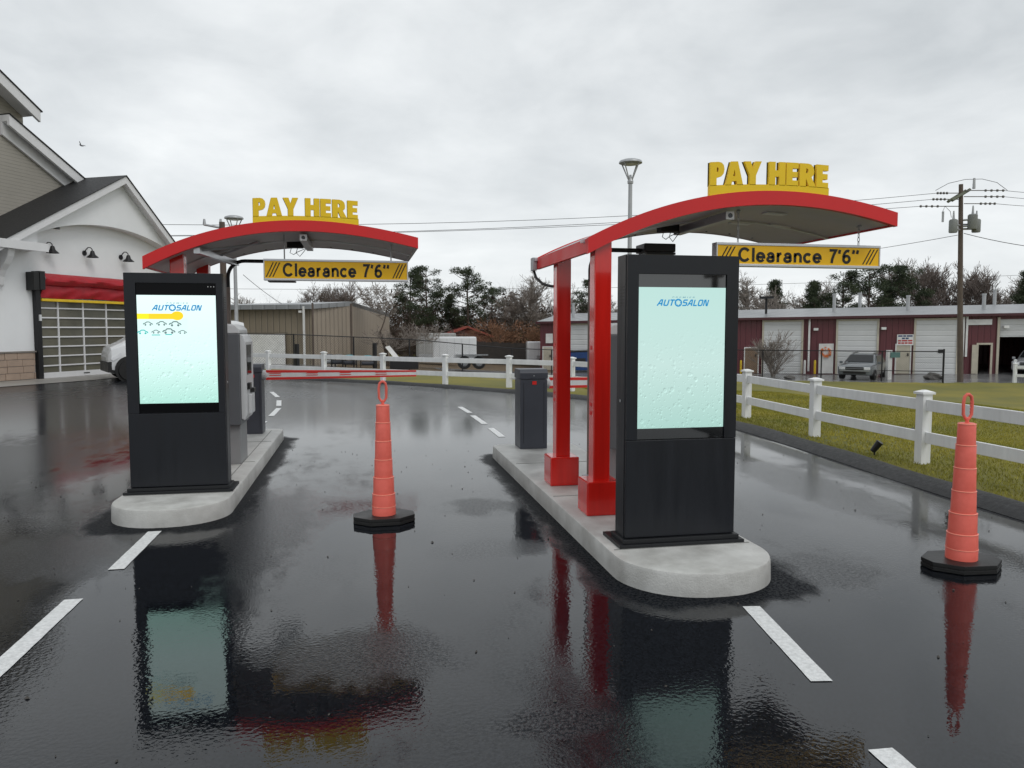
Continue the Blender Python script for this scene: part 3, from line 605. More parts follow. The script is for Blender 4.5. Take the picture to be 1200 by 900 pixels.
# ------------------------------------------------------------------ canopies with red fascia
def canopy(x0, x1, y0, dep, prof, posts, label, beam, left):
    """prof(x) = top of the fascia"""
    t = thing('lane_canopy', label, 'canopy', (posts[0][0]+.09, posts[0][1]+.09, .15), 'red arched canopies over the pay lanes')
    n = 40; xs = [x0+(x1-x0)*i/n for i in range(n+1)]; th = .112; y1 = y0+dep
    def band(ya, yb, top, bot, ins_=0.):
        m_ = MB(); vs = []
        for x in [x0+ins_+(x1-x0-2*ins_)*i/n for i in range(n+1)]:
            s_ = (prof(x+.01)-prof(x-.01))/.02; L = math.hypot(1, s_)
            zt = prof(x)-top; zb_ = prof(x)-bot*L
            vs += [(x, ya, zt), (x, yb, zt), (x, yb, zb_), (x, ya, zb_)]
        fs = []
        for i in range(n):
            for k in range(4): fs.append((i*4+k, i*4+(k+1) % 4, (i+1)*4+(k+1) % 4, (i+1)*4+k))
        fs += [(0, 1, 2, 3), (n*4+3, n*4+2, n*4+1, n*4)]
        return m_.add(vs, fs)
    build(band(y0, y0+.05, 0, th), 'front_fascia', M['redf'], t, smooth=True)
    build(band(y1-.02, y1, 0, th-.004), 'rear_fascia', M['redf'], t, smooth=True); build(band(y1-.051, y1-.021, .02, th+.001, .036), 'rear_liner', M['grey'], t, smooth=True)
    build(band(y0+.052, y1-.052, .012, .030, .036), 'roof_sheet', M['steel'], t, smooth=True)
    build(band(y0+.052, y1-.052, .086, .106, .036), 'soffit', M['grey'], t, smooth=True)
    for x, sgn, nm in ((x0, 1, 'side_fascia'), (x1, -1, 'side_fascia')):
        m_ = MB(); z = prof(x)-.004
        m_.box((x, y0+.052, z-th+.004), (x+sgn*.035, y1-.052, z)); build(m_, nm, M['grey'] if (left and sgn < 0) else M['redf'], t)
    for yy in (y0+dep*.5,):
        m_ = band(yy-.02, yy+.02, .1065, .122, .037); build(m_, 'rib', M['alu'], t)
    # posts
    for px, py in posts:
        zt = prof(px+.09)-th
        m_ = MB(); m_.box((px, py, .16), (px+.14, py+.14, zt+.03)); pp = build(m_, 'post', M['red'], t, bevel=.008)
        m_ = MB(); m_.box((px-.07, py-.07, .150), (px+.21, py+.21, .425)); build(m_, 'post_base', M['red'], pp, bevel=.012)
        m_ = MB()
        for zz in (.95, 1.02, 1.48): m_.box((px-.003, py+.06, zz), (px+.002, py+.10, zz+.03))
        build(m_, 'cover_plate', M['redf'], pp)
    # beam linking posts under the roof and diagonal braces
    pxa, pya = posts[0]; pyb = posts[-1][1]
    m_ = MB(); zt = prof(pxa+.09)-th
    for (yy) in (y0+.09, y1-.13):
        xx = pxa+.30; m_.box((pxa-.10, yy, zt+.0), (pxa+.02, yy+.03, zt+.03))
    if left:
        xb = pxa+.30; zb2 = prof(xb)-.15; m_.add([(xb-.03, y0+.06, zb2+.03), (xb+.03, y0+.06, zb2+.03), (xb+.03, y0+.06, zb2-.03), (xb-.03, y0+.06, zb2-.03), (xb+.12, y1-.1, zb2+.03), (xb+.18, y1-.1, zb2+.03), (xb+.18, y1-.1, zb2-.03), (xb+.12, y1-.1, zb2-.03)],
                [(0, 1, 2, 3), (7, 6, 5, 4), (0, 4, 5, 1), (1, 5, 6, 2), (2, 6, 7, 3), (3, 7, 4, 0)])
        for ya, yb in ((y0+.12, y0+.75), (y0+.95, y0+.55)):
            m_.tube([(xb, ya, zb2), (xb+.55, yb, prof(xb+.55)-.13)], .014, 6)
    build(m_, 'brace', M['alu'], t)
    # light bar hanging under the soffit
    bx_, bya, byb = beam; zc = prof(bx_)-.165
    m_ = MB(); m_.box((bx_-.038, bya, zc-.035), (bx_+.038, byb, zc+.035)); lb = build(m_, 'light_bar', M['alu'], t, bevel=.006)
    m_ = MB(); m_.box((bx_-.036, bya-.004, zc-.033), (bx_+.036, bya-.001, zc+.033)); build(m_, 'bar_end', M['white'], lb)
    m_ = MB(); m_.lathe([(.020, 0), (.020, .004)], (0, 0, 0), 16, T=lambda p: (bx_+p[0], bya-.004-p[2], zc+p[1])); build(m_, 'bar_lens', M['wind'], lb)
    m_ = MB(); m_.box((bx_-.25, byb-.22, prof(bx_-.1)-.18), (bx_-.07, byb-.10, prof(bx_-.1)-.11)); build(m_, 'junction_box', M['black'], t)
    m_ = MB()
    for k in range(2):
        ax_ = bx_-.20+k*.07; zz = prof(bx_)-.17
        m_.tube([(ax_, byb-.16, zz), (ax_-.02, byb-.17, zz-.07), (ax_+.02, byb-.16, zz-.09-.02*k), (ax_+.06, byb-.15, zz-.06), (bx_-.03, byb-.15, zz-.01)], .004, 5)
    build(m_, 'cable', M['black'], t)
    for fx, fy in ((x1-.9, y0+.42), (x1-.55, y0+.95), (x1-.9, y0+1.05)):
        if left: break
        m_ = MB(); s_ = (prof(fx+.1)-prof(fx-.1))/.2
        m_.add([(fx-.10, fy-.045, prof(fx)-.1085-.10*s_), (fx+.10, fy-.045, prof(fx)-.1085+.10*s_), (fx+.10, fy+.045, prof(fx)-.1085+.10*s_), (fx-.10, fy+.045, prof(fx)-.1085-.10*s_),
                (fx-.10, fy-.045, prof(fx)-.122-.10*s_), (fx+.10, fy-.045, prof(fx)-.122+.10*s_), (fx+.10, fy+.045, prof(fx)-.122+.10*s_), (fx-.10, fy+.045, prof(fx)-.122-.10*s_)],
               [(0, 1, 2, 3), (7, 6, 5, 4), (0, 4, 5, 1), (1, 5, 6, 2), (2, 6, 7, 3), (3, 7, 4, 0)])
        build(m_, 'soffit_light', M['white'], t)
    # rivets along the inside of the rear band
    m_ = MB()
    for k in range(9):
        x = x0+.5+k*.26; z = prof(x)-.125
        m_.lathe([(.010, 0), (.010, .006)], (0, 0, 0), 8, T=lambda p: (x+p[0], y1-.16+p[1], prof(x)-.107*math.hypot(1, (prof(x+.01)-prof(x-.01))/.02)-.006+p[2]))
    build(m_, 'rivets', M['black'], t)
    return t
ptR = np.array([(1.60, 2.285), (1.74, 2.352), (2.288, 2.595), (2.75, 2.718), (3.254, 2.765), (3.811, 2.753), (4.454, 2.631)])
cR = np.polyfit(ptR[:, 0], ptR[:, 1], 3); profR = lambda x: float(np.polyval(cR, x))
ptL = np.array([(-2.17, 2.378), (-1.87, 2.52), (-1.57, 2.63), (-1.28, 2.705), (-.98, 2.752), (-.68, 2.782), (-.29, 2.772), (.15, 2.71), (.604, 2.64-.012)])
cL = np.polyfit(ptL[:, 0], ptL[:, 1], 3); profL = lambda x: float(np.polyval(cL, x))
canR = canopy(1.745, 4.465, 5.85, 1.90, profR, [(1.815, 5.90), (1.812, 7.10)], 'red arched canopy on two red posts beside the nearer kiosk', (3.02, 6.02, 7.12), False)
canL = canopy(-2.17, .604, 8.40, 1.74, profL, [(-1.96, 8.60), (-1.96, 9.93)], 'red arched canopy rising behind the farther kiosk with grey braces below', (-.60, 8.52, 9.62), True)
# grey end box and conduit on the right canopy's rear corner
m_ = MB(); m_.box((1.700, 7.64, profR(1.745)-.125), (1.743, 7.75, profR(1.745)+.005)); build(m_, 'end_box', M['steel'], canR, bevel=.004)
m_ = MB(); m_.tube([(1.72, 7.70, profR(1.745)-.12), (1.73, 7.62, 2.16), (1.76, 7.46, 2.09), (1.80, 7.30, 2.06), (1.86, 7.23, 2.05)], .014, 8); build(m_, 'conduit', M['black'], canR, smooth=True)

# heavy block capitals drawn as outlines; counters are cut out by the curve fill
GLY = {
 'P': (.80, [[(0, 0), (.36, 0), (.36, .34), (.44, .34), (.62, .38), (.75, .50), (.79, .68), (.75, .85), (.63, .96), (.46, 1), (0, 1)], [(.36, .58), (.36, .77), (.41, .77), (.46, .74), (.47, .675), (.46, .61), (.41, .58)]]),
 'A': (1.0, [[(0, 0), (.34, 0), (.385, .17), (.62, .17), (.665, 0), (1.0, 0), (.69, 1), (.31, 1)], [(.435, .38), (.50, .66), (.565, .38)]]),
 'Y': (.98, [[(.32, 0), (.67, 0), (.67, .40), (.98, 1), (.62, 1), (.495, .68), (.37, 1), (0, 1), (.32, .40)]]),
 'H': (.86, [[(0, 0), (.33, 0), (.33, .37), (.53, .37), (.53, 0), (.86, 0), (.86, 1), (.53, 1), (.53, .64), (.33, .64), (.33, 1), (0, 1)]]),
 'E': (.66, [[(0, 0), (.64, 0), (.64, .24), (.33, .24), (.33, .38), (.60, .38), (.60, .61), (.33, .61), (.33, .76), (.64, .76), (.64, 1), (0, 1)]]),
 'R': (.86, [[(0, 0), (.34, 0), (.34, .36), (.52, 0), (.90, 0), (.64, .42), (.76, .54), (.78, .70), (.73, .87), (.60, .97), (.44, 1), (0, 1)], [(.34, .58), (.34, .78), (.40, .78), (.45, .75), (.46, .68), (.45, .61), (.40, .58)]])}
def block_text(mb, s, x0, x1, y, thick, warp):
    wt = sum(GLY[c][0] for c in s)+.05*(len(s)-1); k = (x1-x0)/wt; x = x0
    for c in s:
        cu = bpy.data.curves.new('t', 'CURVE'); cu.dimensions = '2D'; cu.fill_mode = 'BOTH'; cu.extrude = .5
        for lp in GLY[c][1]:
            sp = cu.splines.new('POLY'); sp.points.add(len(lp)-1); sp.use_cyclic_u = True
            for i, (a, b) in enumerate(lp): sp.points[i].co = (a, b, 0, 1)
        ob = bpy.data.objects.new('t', cu); col.objects.link(ob); me = bpy.data.meshes.new_from_object(ob)
        vs = [(x+v.co.x*k, y+thick*(.5-v.co.z), warp(x+v.co.x*k, v.co.y)) for v in me.vertices]; mb.add(vs, [tuple(p.vertices) for p in me.polygons])
        bpy.data.objects.remove(ob); bpy.data.curves.remove(cu); bpy.data.meshes.remove(me); x += (GLY[c][0]+.05)*k
# PAY HERE letters standing on the fascia
def pay_sign(x0, x1, y, prof, ztop_l, base_h, lh, label):
    t = thing('pay_here_sign', label, 'sign', ((x0+x1)/2, y, prof((x0+x1)/2)), 'gold PAY HERE signs on the canopies')
    n = 16; m_ = MB(); vs = []
    top = lambda x: prof(x)*.45+prof((x0+x1)/2)*.55+base_h
    for i in range(n+1):
        x = x0+(x1-x0)*i/n; vs += [(x, y, prof(x)-.01), (x, y+.035, prof(x)-.01), (x, y+.035, top(x)), (x, y, top(x))]
    fs = [(i*4+k, i*4+(k+1) % 4, (i+1)*4+(k+1) % 4, (i+1)*4+k) for i in range(n) for k in range(4)]+[(0, 1, 2, 3), (n*4+3, n*4+2, n*4+1, n*4)]
    m_.add(vs, fs); build(m_, 'backing_strip', M['pay'], t)
    m_ = MB(); wx = x1-x0
    wp_ = lambda x, q: top(x)-.004+q*lh
    block_text(m_, 'PAY', x0+.004, x0+wx*.425, y, .028, wp_); build(m_, 'lettering', M['pay'], t, fix=False); m_ = MB(); block_text(m_, 'HERE', x0+wx*.49, x1-.004, y, .028, wp_)
    build(m_, 'lettering', M['pay'], t, fix=False)
    m_ = MB(); block_text(m_, 'PAY', x0-.002, x0+wx*.425-.006, y+.029, .008, wp_); block_text(m_, 'HERE', x0+wx*.49-.006, x1-.010, y+.029, .008, wp_)
    build(m_, 'letter_returns', M['lamp'], t, fix=False)
    return t
pay_sign(2.755, 3.815, 5.855, profR, 0, .050, .188, 'gold PAY HERE letters on top of the nearer, right canopy')
pay_sign(-1.095, -.02, 8.405, profL, 0, .045, .190, 'gold PAY HERE letters on top of the farther, left canopy')

# clearance signs
def clearance(x0, x1, z0, z1, y, prof, label, links):
    t = thing('clearance_sign', label, 'sign', ((x0+x1)/2, y+.05, z0), 'yellow clearance signs hung under the canopies')
    th = .09; f = .022
    m_ = MB(); m_.box((x0, y, z0), (x1, y+th, z0+f)); m_.box((x0, y, z1-f), (x1, y+th, z1)); m_.box((x0, y+.002, z0+f), (x0+.012, y+th, z1-f)); m_.box((x1-.012, y+.002, z0+f), (x1, y+th, z1-f)); build(m_, 'frame', M['alu'], t, bevel=.0025)
    m_ = MB(); m_.box((x0+.012, y+.008, z0+f), (x1-.012, y+th-.008, z1-f)); fc = build(m_, 'face', M['yellow'], t)
    h = z1-z0-2*f; wd = x1-x0; m_ = MB(); a = z0+f
    stroke_text(m_, list('Clearance')+[' ']+list("7'6")+['"'], x0+wd*.130, x0+wd*.868, a+h*.12, a+h*.88, y+.0055, .20)
    def slash(xa, w_, za, zb_, sh):
        m_.add([(xa, y+.0055, za), (xa+w_, y+.0055, za), (xa+w_+sh, y+.0055, zb_), (xa+sh, y+.0055, zb_)], [(0, 1, 2, 3)])
    build(m_, 'lettering', M['black'], fc, fix=False)
    for xs_ in (x0+.022, x1-.175):
        m_ = MB()
        for k in range(3): slash(xs_+k*.034, .012, a+h*.08, a+h*.92, .075)
        build(m_, 'warning_stripes', M['black'], fc, fix=False)
    for cx in (x0+wd*.14, x0+wd*.88):
        m_ = MB(); zt = prof(cx)-.12; zb_ = z1; k = 0; z = zb_+.0
        if links:
            L = .036
            while z < zt:
                ring = []
                for j in range(10):
                    aa = 2*math.pi*j/10; u = .009*math.cos(aa); v = L*.62*math.sin(aa)
                    ring.append((cx+(u if k % 2 else 0), y+.05+(0 if k % 2 else u), z+L*.5+v))
                m_.tube(ring, .003, 5, closed=True); z += L; k += 1
        else: m_.tube([(cx, y+.05, zb_), (cx, y+.05, zt)], .008, 6)
        m_.tube([(cx, y+.02, zt), (cx, y+.05, zt+.01), (cx, y+.08, zt)], .006, 5)
        build(m_, 'hanging_chain', M['steel'], t)
    return t
clearance(2.944, 4.498, 2.178, 2.378, 6.10, profR, 'yellow Clearance 7\'6" sign hanging on chains right of the nearer kiosk', True)
clearance(-1.035, .512, 2.170, 2.400, 8.70, profL, 'yellow Clearance 7\'6" sign hanging on rods over the left lane', False)

# gooseneck reader masts
def gooseneck(base, top_z, reach, box_c, box_s, label, colr, tilt=0.):
    x, y = base; t = thing('reader_mast', label, 'reader mast', (x, y, .15), 'gooseneck reader masts on the islands')
    r = .023; m_ = MB(); m_.tube([(x, y, .15), (x, y, top_z-.32)], r, 12); build(m_, 'mast', colr, t, smooth=True)
    m_ = MB(); P = [(x, y, top_z-.32)]
    for k in range(9): a = R(180-90*k/8); P.append((x+.20+.20*math.cos(a), y, top_z-.20+.20*math.sin(a)))
    P.append((x+reach, y, top_z)); m_.tube(P, r*.95, 12); build(m_, 'arm', M['lamp'], t, smooth=True)
    m_ = MB(); m_.lathe([(.07, 0), (.07, .012), (.04, .02)], (x, y, .15), 16); build(m_, 'flange', M['steel'], t)
    m_ = MB(); cx, cz = box_c; w_, d_, h_ = box_s
    m_.box((cx-w_/2, y-d_/2, cz-h_/2), (cx+w_/2, y+d_/2, cz+h_/2)); bx_ = build(m_, 'reader', M['lamp'] if h_ > .07 else M['steel'], t, bevel=.012)
    m_ = MB(); m_.box((cx-w_*.42, y-d_*.42, cz-h_/2-.022), (cx+w_*.52, y+d_*.42, cz-h_/2-.001)); build(m_, 'reader_bracket', M['lamp'], t)
    return t
gooseneck((2.245, 7.45), 2.435, .72, (2.93, 2.455), (.33, .26, .085), 'gooseneck mast with a black reader box just above the nearer kiosk', mat('mast_bronze', (.24, .20, .175), .45))
gooseneck((-1.60, 9.95), 2.475, .75, (-.98, 2.268), (.34, .26, .05), 'gooseneck mast with a flat grey reader below the left clearance sign', mat('mast_bronze', (.24, .20, .175), .45))

# pay stations
def pay_station(xr, y0, label, w_=.70):
    """customer side faces +X; the grey flank faces the viewer"""
    x1 = xr; x0 = xr-w_; d = .62
    t = thing('pay_station', label, 'pay station', ((x0+x1)/2, y0+d/2, .15), 'grey pay stations standing behind the kiosks')
    m_ = MB(); m_.box((x0+.10, y0+.06, .15), (x1-.075, y0+d-.06, .585)); build(m_, 'pedestal', M['paylight'], t, bevel=.008)
    m_ = MB(); m_.box((x0+.02, y0, .59), (x1-.055, y0+d, 1.595)); build(m_, 'cabinet', M['paygrey'], t, bevel=.01)
    m_ = MB(); m_.prism([(x0+.02, 1.597), (x1-.05, 1.597), (x1-.055, 1.64), (x1-.10, 1.685), (x1-.18, 1.70), (x0+.14, 1.70), (x0+.05, 1.68), (x0+.02, 1.64)], y0+.004, y0+d-.004, 'y'); build(m_, 'hood', M['paywhite'], t, bevel=.01)
    m_ = MB(); m_.prism([(x1-.054, .66), (x1-.02, .64), (x1+.005, .70), (x1+.005, 1.50), (x1-.02, 1.57), (x1-.054, 1.59)], y0+.03, y0+d-.03, 'y'); fp = build(m_, 'front_panel', M['paywhite'], t, bevel=.006)
    m_ = MB(); m_.box((x1+.0055, y0+.10, 1.14), (x1+.010, y0+.42, 1.47)); build(m_, 'display', M['bglass'], fp)
    m_ = MB(); m_.box((x1+.0055, y0+.08, .98), (x1+.035, y0+.22, 1.05)); m_.box((x1+.0055, y0+.30, .93), (x1+.05, y0+.42, .98)); build(m_, 'card_slot', M['black'], fp, bevel=.004)
    m_ = MB(); m_.box((x1+.0055, y0+.14, .70), (x1+.04, y0+.42, .92)); build(m_, 'receipt_tray', M['paywhite'], fp, bevel=.01)
    return t
pay_station(-1.262, 8.80, 'grey pay station with white hood behind the farther kiosk')
pay_station(2.86, 6.42, 'grey pay station mostly hidden behind the nearer kiosk', .76)

# barrier gates
def barrier(x0, y0, wd, arm_x0, arm_x1, arm_z, label, drop=0., red_tag=True):
    t = thing('barrier_gate', label, 'barrier gate', (x0+wd/2, y0+.17, .15), 'lane barrier gates with red and white arms')
    d = .34
    m_ = MB(); m_.box((x0, y0, .15), (x0+wd, y0+d, 1.02)); build(m_, 'cabinet', M['gate'], t, bevel=.008)
    m_ = MB(); m_.prism([(y0-.006, 1.025), (y0+d+.006, 1.025), (y0+d+.006, 1.11), (y0+d-.02, 1.145), (y0+.03, 1.145), (y0-.006, 1.10)], x0-.006, x0+wd+.006, 'x'); build(m_, 'lid', M['gate'], t, bevel=.006)
    m_ = MB(); m_.box((x0+wd*.44, y0-.0045, .955), (x0+wd*.60, y0-.001, .998)); build(m_, 'red_badge', M['vinylred'], t)
    m_ = MB(); m_.lathe([(.008, 0), (.008, .004)], (0, 0, 0), 10, T=lambda p: (x0+wd*.5+p[0], y0-.006-p[2], 1.065+p[1])); build(m_, 'lid_lock', M['steel'], t)
    m_ = MB(); m_.box((x0+wd*.12, y0-.003, .22), (x0+wd*.13, y0, .98)); m_.box((x0+wd*.87, y0-.003, .22), (x0+wd*.88, y0, .98)); build(m_, 'door_seam', M['black'], t)
    ay = y0+.10; ax = x0+wd
    m_ = MB(); m_.lathe([(.07, 0), (.07, .05), (.045, .07)], (0, 0, 0), 18, T=lambda p: (ax+p[2], ay+.04+p[0], arm_z+p[1])); build(m_, 'pivot_hub', M['paywhite'], t, smooth=True)
    h0, h1 = .070, .045
    m_ = MB(); a = ax+.05; b = arm_x1
    def arm(zl, zh, ya, yb):
        return [(a, ya, arm_z-h0*zl), (b, ya, arm_z-drop-h1*zl), (b, yb, arm_z-drop-h1*zl), (a, yb, arm_z-h0*zl), (a, ya, arm_z+h0*zh), (b, ya, arm_z-drop+h1*zh), (b, yb, arm_z-drop+h1*zh), (a, yb, arm_z+h0*zh)]
    BF = [(0, 3, 2, 1), (4, 5, 6, 7), (0, 1, 5, 4), (1, 2, 6, 5), (2, 3, 7, 6), (3, 0, 4, 7)]
    m_.add(arm(.6, .6, ay, ay+.045), BF); am = build(m_, 'arm', M['white'], t)
    m_ = MB(); m_.add([(p[0], p[1]-.003, p[2]) for p in arm(-.50, 1.0, ay, ay+.05)], BF); m_.add([(p[0], p[1]-.003, p[2]) for p in arm(1.0, -.50, ay, ay+.05)], BF); build(m_, 'arm_edge', M['vinylred'], am)
    m_ = MB(); L = b-a
    for u in (.06, .30, .52, .76):
        for dz in (-.012, .018):
            xc = a+u*L; zc = arm_z-drop*u+dz
            m_.add([(xc-.09, ay-.004, zc), (xc+.07, ay-.004, zc), (xc+.09, ay-.004, zc+.012), (xc-.07, ay-.004, zc+.012)], [(0, 1, 2, 3)])
    build(m_, 'arm_stripe', M['vinylred'], am, fix=False)
    return t
barrier(-1.655, 11.38, .24, -1.40, .78, .985, 'barrier gate past the left pay station, its red and white arm shut across the lane')
barrier(1.912, 9.30, .345, 2.28, 4.55, .965, 'dark grey barrier gate left of the red posts, its arm passing behind them')

# ------------------------------------------------------------------ channelizer cones
def cone(loc, rot, label):
    t = thing('traffic_cone', label, 'traffic cone', loc, 'tall coral traffic cones on black rubber bases')
    Rz = Matrix.Rotation(rot, 4, 'Z'); T = lambda p: Vector(loc)+(Rz @ Vector((p[0], p[1], p[2] if p[2] < .063 else .062+(p[2]-.062)*1.115)))
    oct_ = [(-.258, -.065), (-.12, -.19), (.12, -.19), (.258, -.065), (.258, .065), (.12, .19), (-.12, .19), (-.258, .065)]
    m_ = MB(); m_.prism(oct_, .004, .030, 'z', T); m_.prism([(x*.975, y*.975) for x, y in oct_], .030, .036, 'z', T); m_.prism([(x*.995, y*.995) for x, y in oct_], .036, .062, 'z', T); build(m_, 'rubber_base', M['rubber'], t, bevel=.006)
    ring = [(.062, .118, .1015), (.121, .215, .0985), (.215, .33, .0930), (.33, .465, .0835), (.465, .600, .0740), (.600, .738, .0645), (.738, .868, .0560), (.868, 1.0, .0500)]
    ring = [(.062, .130, .1005, .1000), (.130, .225, .1000, .0960), (.225, .353, .0895, .0870), (.353, .491, .0790, .0755), (.491, .633, .0720, .0685), (.633, .775, .0660, .0630), (.775, .905, .0590, .0560)]
    m_ = MB(); prof = []; lips = MB()
    for a, b, r0, r1 in ring:
        prof += [(r0, a), (r1, b-.004), (r1-.002, b)]
        lips.lathe([(r1, b-.006), (r1+.0025, b-.004), (r1+.0025, b-.001), (r1-.002, b+.0015)], (0, 0, 0), 32, T=T, cap=False)
    z = ring[-1][1]; prof += [(.045, z+.004), (.020, z+.005)]
    m_.lathe(prof, (0, 0, 0), 36, T=T); nf_ = len(m_.f); m_.add(lips.v, lips.f); bd = build(m_, 'cone_body', M['cone'], t, smooth=True, fix=False); bd.data.materials.append(M['conelip'])
    for i_ in range(nf_, len(bd.data.polygons)): bd.data.polygons[i_].material_index = 1
    m_ = MB(); m_.tube([(0, 0, z), (0, 0, z+.035)], .013, 10, T=T)
    P = [(-.014, z+.03), (-.032, z+.055), (-.034, z+.13), (-.026, z+.165), (-.008, z+.178), (.008, z+.178), (.026, z+.165), (.034, z+.13), (.032, z+.055), (.014, z+.03)]
    m_.tube([(x*.95, 0, q) for x, q in P], .0105, 8, T=T, closed=True)
    for q in (z+.07, z+.09, z+.11, z+.13): m_.tube([(.026, 0, q-.006), (.022, 0, q), (.026, 0, q+.006)], .006, 6, T=T)
    build(m_, 'handle', M['cone'], t, smooth=True)
    return t
cone((4.06, 4.545, 0), R(-4), 'coral cone on a black base at the right, in front of the white fence')
cone((.163, 6.60, 0), R(2), 'coral cone on a black base standing mid lane between the two kiosks')

# ------------------------------------------------------------------ white two-rail fences
def rail_fence(pts, label, hgt_=.90, group='white two-rail vinyl fences'):
    t = thing('rail_fence', label, 'fence', (*pts[0][:2], pts[0][2]), group)
    P = [Vector(p) for p in pts]
    for i, p in enumerate(P):
        a = P[min(i+1, len(P)-1)]-P[max(i-1, 0)]; ang = math.atan2(a.y, a.x); Rz = Matrix.Rotation(ang, 4, 'Z'); T = lambda q: p+(Rz @ Vector(q))
        m_ = MB(); m_.box((-.063, -.063, -.15), (.063, .063, hgt_-.045), T); pp = build(m_, 'post', M['white'], t, bevel=.004)
        m_ = MB(); m_.box((-.085, -.085, hgt_-.045), (.085, .085, hgt_-.018), T)
        m_.add([(-.08, -.08, hgt_-.018), (.08, -.08, hgt_-.018), (.08, .08, hgt_-.018), (-.08, .08, hgt_-.018), (-.02, -.02, hgt_+.005), (.02, -.02, hgt_+.005), (.02, .02, hgt_+.005), (-.02, .02, hgt_+.005)],
               [(0, 3, 2, 1), (4, 5, 6, 7), (0, 1, 5, 4), (1, 2, 6, 5), (2, 3, 7, 6), (3, 0, 4, 7)], T); build(m_, 'post_cap', M['white'], pp)
    for i in range(len(P)-1):
        for z in (.335, .725):
            a, b = P[i], P[i+1]; d = (b-a).normalized(); n = Vector((-d.y, d.x, 0)).normalized()
            m_ = MB(); vs = []
            for q in (a+d*.05, b-d*.05):
                for u, v in ((-.02, -.068), (.02, -.068), (.02, .068), (-.02, .068)): vs.append(q+n*u+Vector((0, 0, z+v)))
            m_.add(vs, [(0, 1, 2, 3), (7, 6, 5, 4), (0, 4, 5, 1), (1, 5, 6, 2), (2, 6, 7, 3), (3, 7, 4, 0)]); build(m_, 'rail', M['white'], t, bevel=.006)
    return t
fp = [(6.52, .95), (6.54, 3.35), (6.58, 5.72), (6.63, 8.10), (6.70, 10.47), (6.87, 12.9), (6.78, 15.25), (6.30, 17.5), (5.35, 19.35), (3.98, 20.90), (2.34, 22.15), (.606, 23.75), (-1.225, 25.5), (-3.14, 27.2), (-4.6, 28.9)]
rail_fence([(x, y, .01) for x, y in fp], 'long white two-rail fence curving from the right foreground round the back of the lot')
a = atD(1189, 448, 36); b = atD(1260, 449, 34); c = atD(1189, 444, 38.5)
def gp(p): return (float(p[0]), float(p[1]), H1(p[0], p[1]))
rail_fence([gp(c), gp(a), gp(b)], 'short white fence section at the far right near the silver car', .92)

# ------------------------------------------------------------------ grass blades on the verge (near part) and small things in it
def blades(n, x0, x1, y0, y1, d0, d1):
    X = rng.uniform(x0, x1, n); Y = y0+(y1-y0)*rng.random(n)**1.25; D = edge_d(X, Y); k = (D > d0) & (D < d1); X = X[k]; Y = Y[k]; Z = hgt(X, Y)
    return X, Y, Z
X, Y, Z = blades(520000, 5.9, 24, 2.5, 26, .26, 16); n = len(X)
hh = rng.uniform(.012, .034, n)*(1+Y*.02); an = rng.uniform(0, 6.28, n); lean = rng.uniform(0, .03, n); wdt = rng.uniform(.002, .0045, n)*(1+Y*.09)
ca, sa = np.cos(an), np.sin(an); la = rng.uniform(0, 6.28, n)
V = np.stack([np.stack([X-ca*wdt, Y-sa*wdt, Z], 1), np.stack([X+ca*wdt, Y+sa*wdt, Z], 1), np.stack([X+np.cos(la)*lean, Y+np.sin(la)*lean, Z+hh], 1)], 1).reshape(-1, 3)
def tri_mesh(name, V, m):
    me = bpy.data.meshes.new(name); nv = len(V); me.vertices.add(nv); me.vertices.foreach_set('co', V.astype(np.float32).ravel())
    nf = nv//3; me.loops.add(nv); me.loops.foreach_set('vertex_index', np.arange(nv, dtype=np.int32)); me.polygons.add(nf)
    me.polygons.foreach_set('loop_start', np.arange(0, nv, 3, dtype=np.int32)); me.update(calc_edges=True); me.validate()
    if m is not None: me.materials.append(m)
    return me
o = bpy.data.objects.new('grass', tri_mesh('grass', V, M['blade'])); col.objects.link(o)
stuff(o, 'short olive winter grass on the verge behind the white fence', 'grass')
def rock(loc, s, label, sq=.6, group=None):
    bm = bmesh.new(); bmesh.ops.create_icosphere(bm, subdivisions=3, radius=1)
    ph = [random.uniform(0, 6) for _ in range(6)]
    for v in bm.verts:
        q = v.co; k = 1+.18*math.sin(q.x*3+ph[0])*math.cos(q.y*2.6+ph[1])+.12*math.sin(q.z*5+ph[2]+q.x*4)+.06*math.sin(q.y*9+ph[3])
        v.co = Vector((q.x*s[0], q.y*s[1], q.z*s[2]))*k
    me = bpy.data.meshes.new('rock'); bm.to_mesh(me); bm.free(); me.materials.append(M['rock'])
    o = bpy.data.objects.new('boulder', me); col.objects.link(o); o.location = loc
    return tag(o, label, 'boulder', group)
p = atD(1094, 442, 39); rock((p[0], p[1], H1(p[0], p[1])+.10), (.50, .38, .24), 'brown boulder at the foot of the chain link fence end post')
p = atD(925, 441, 40); rock((p[0], p[1], H1(p[0], p[1])+.05), (.28, .25, .14), 'low boulder beside the leafless bush before the maroon building')
# drain stones in the swale
vs = []; st = MB()
for k in range(240):
    a = random.uniform(0, 6.28); r = math.sqrt(random.random()); x = 9.55+r*math.cos(a)*1.25; y = 13.4+r*math.sin(a)*.85; z = H1(x, y); s = random.uniform(.04, .11)
    bm = None; q = [(random.uniform(.7, 1.2)*s) for _ in range(6)]
    st.add([(x-q[0], y, z), (x, y-q[1], z), (x+q[2], y, z), (x, y+q[3], z), (x, y, z+q[4]*.8), (x, y, z-q[5])], [(0, 1, 4), (1, 2, 4), (2, 3, 4), (3, 0, 4), (1, 0, 5), (2, 1, 5), (3, 2, 5), (0, 3, 5)])
stuff(build(st, 'drain_stones', M['rock'], fix=False), 'patch of dark grey drain stones in the grass dip behind the fence', 'stones')
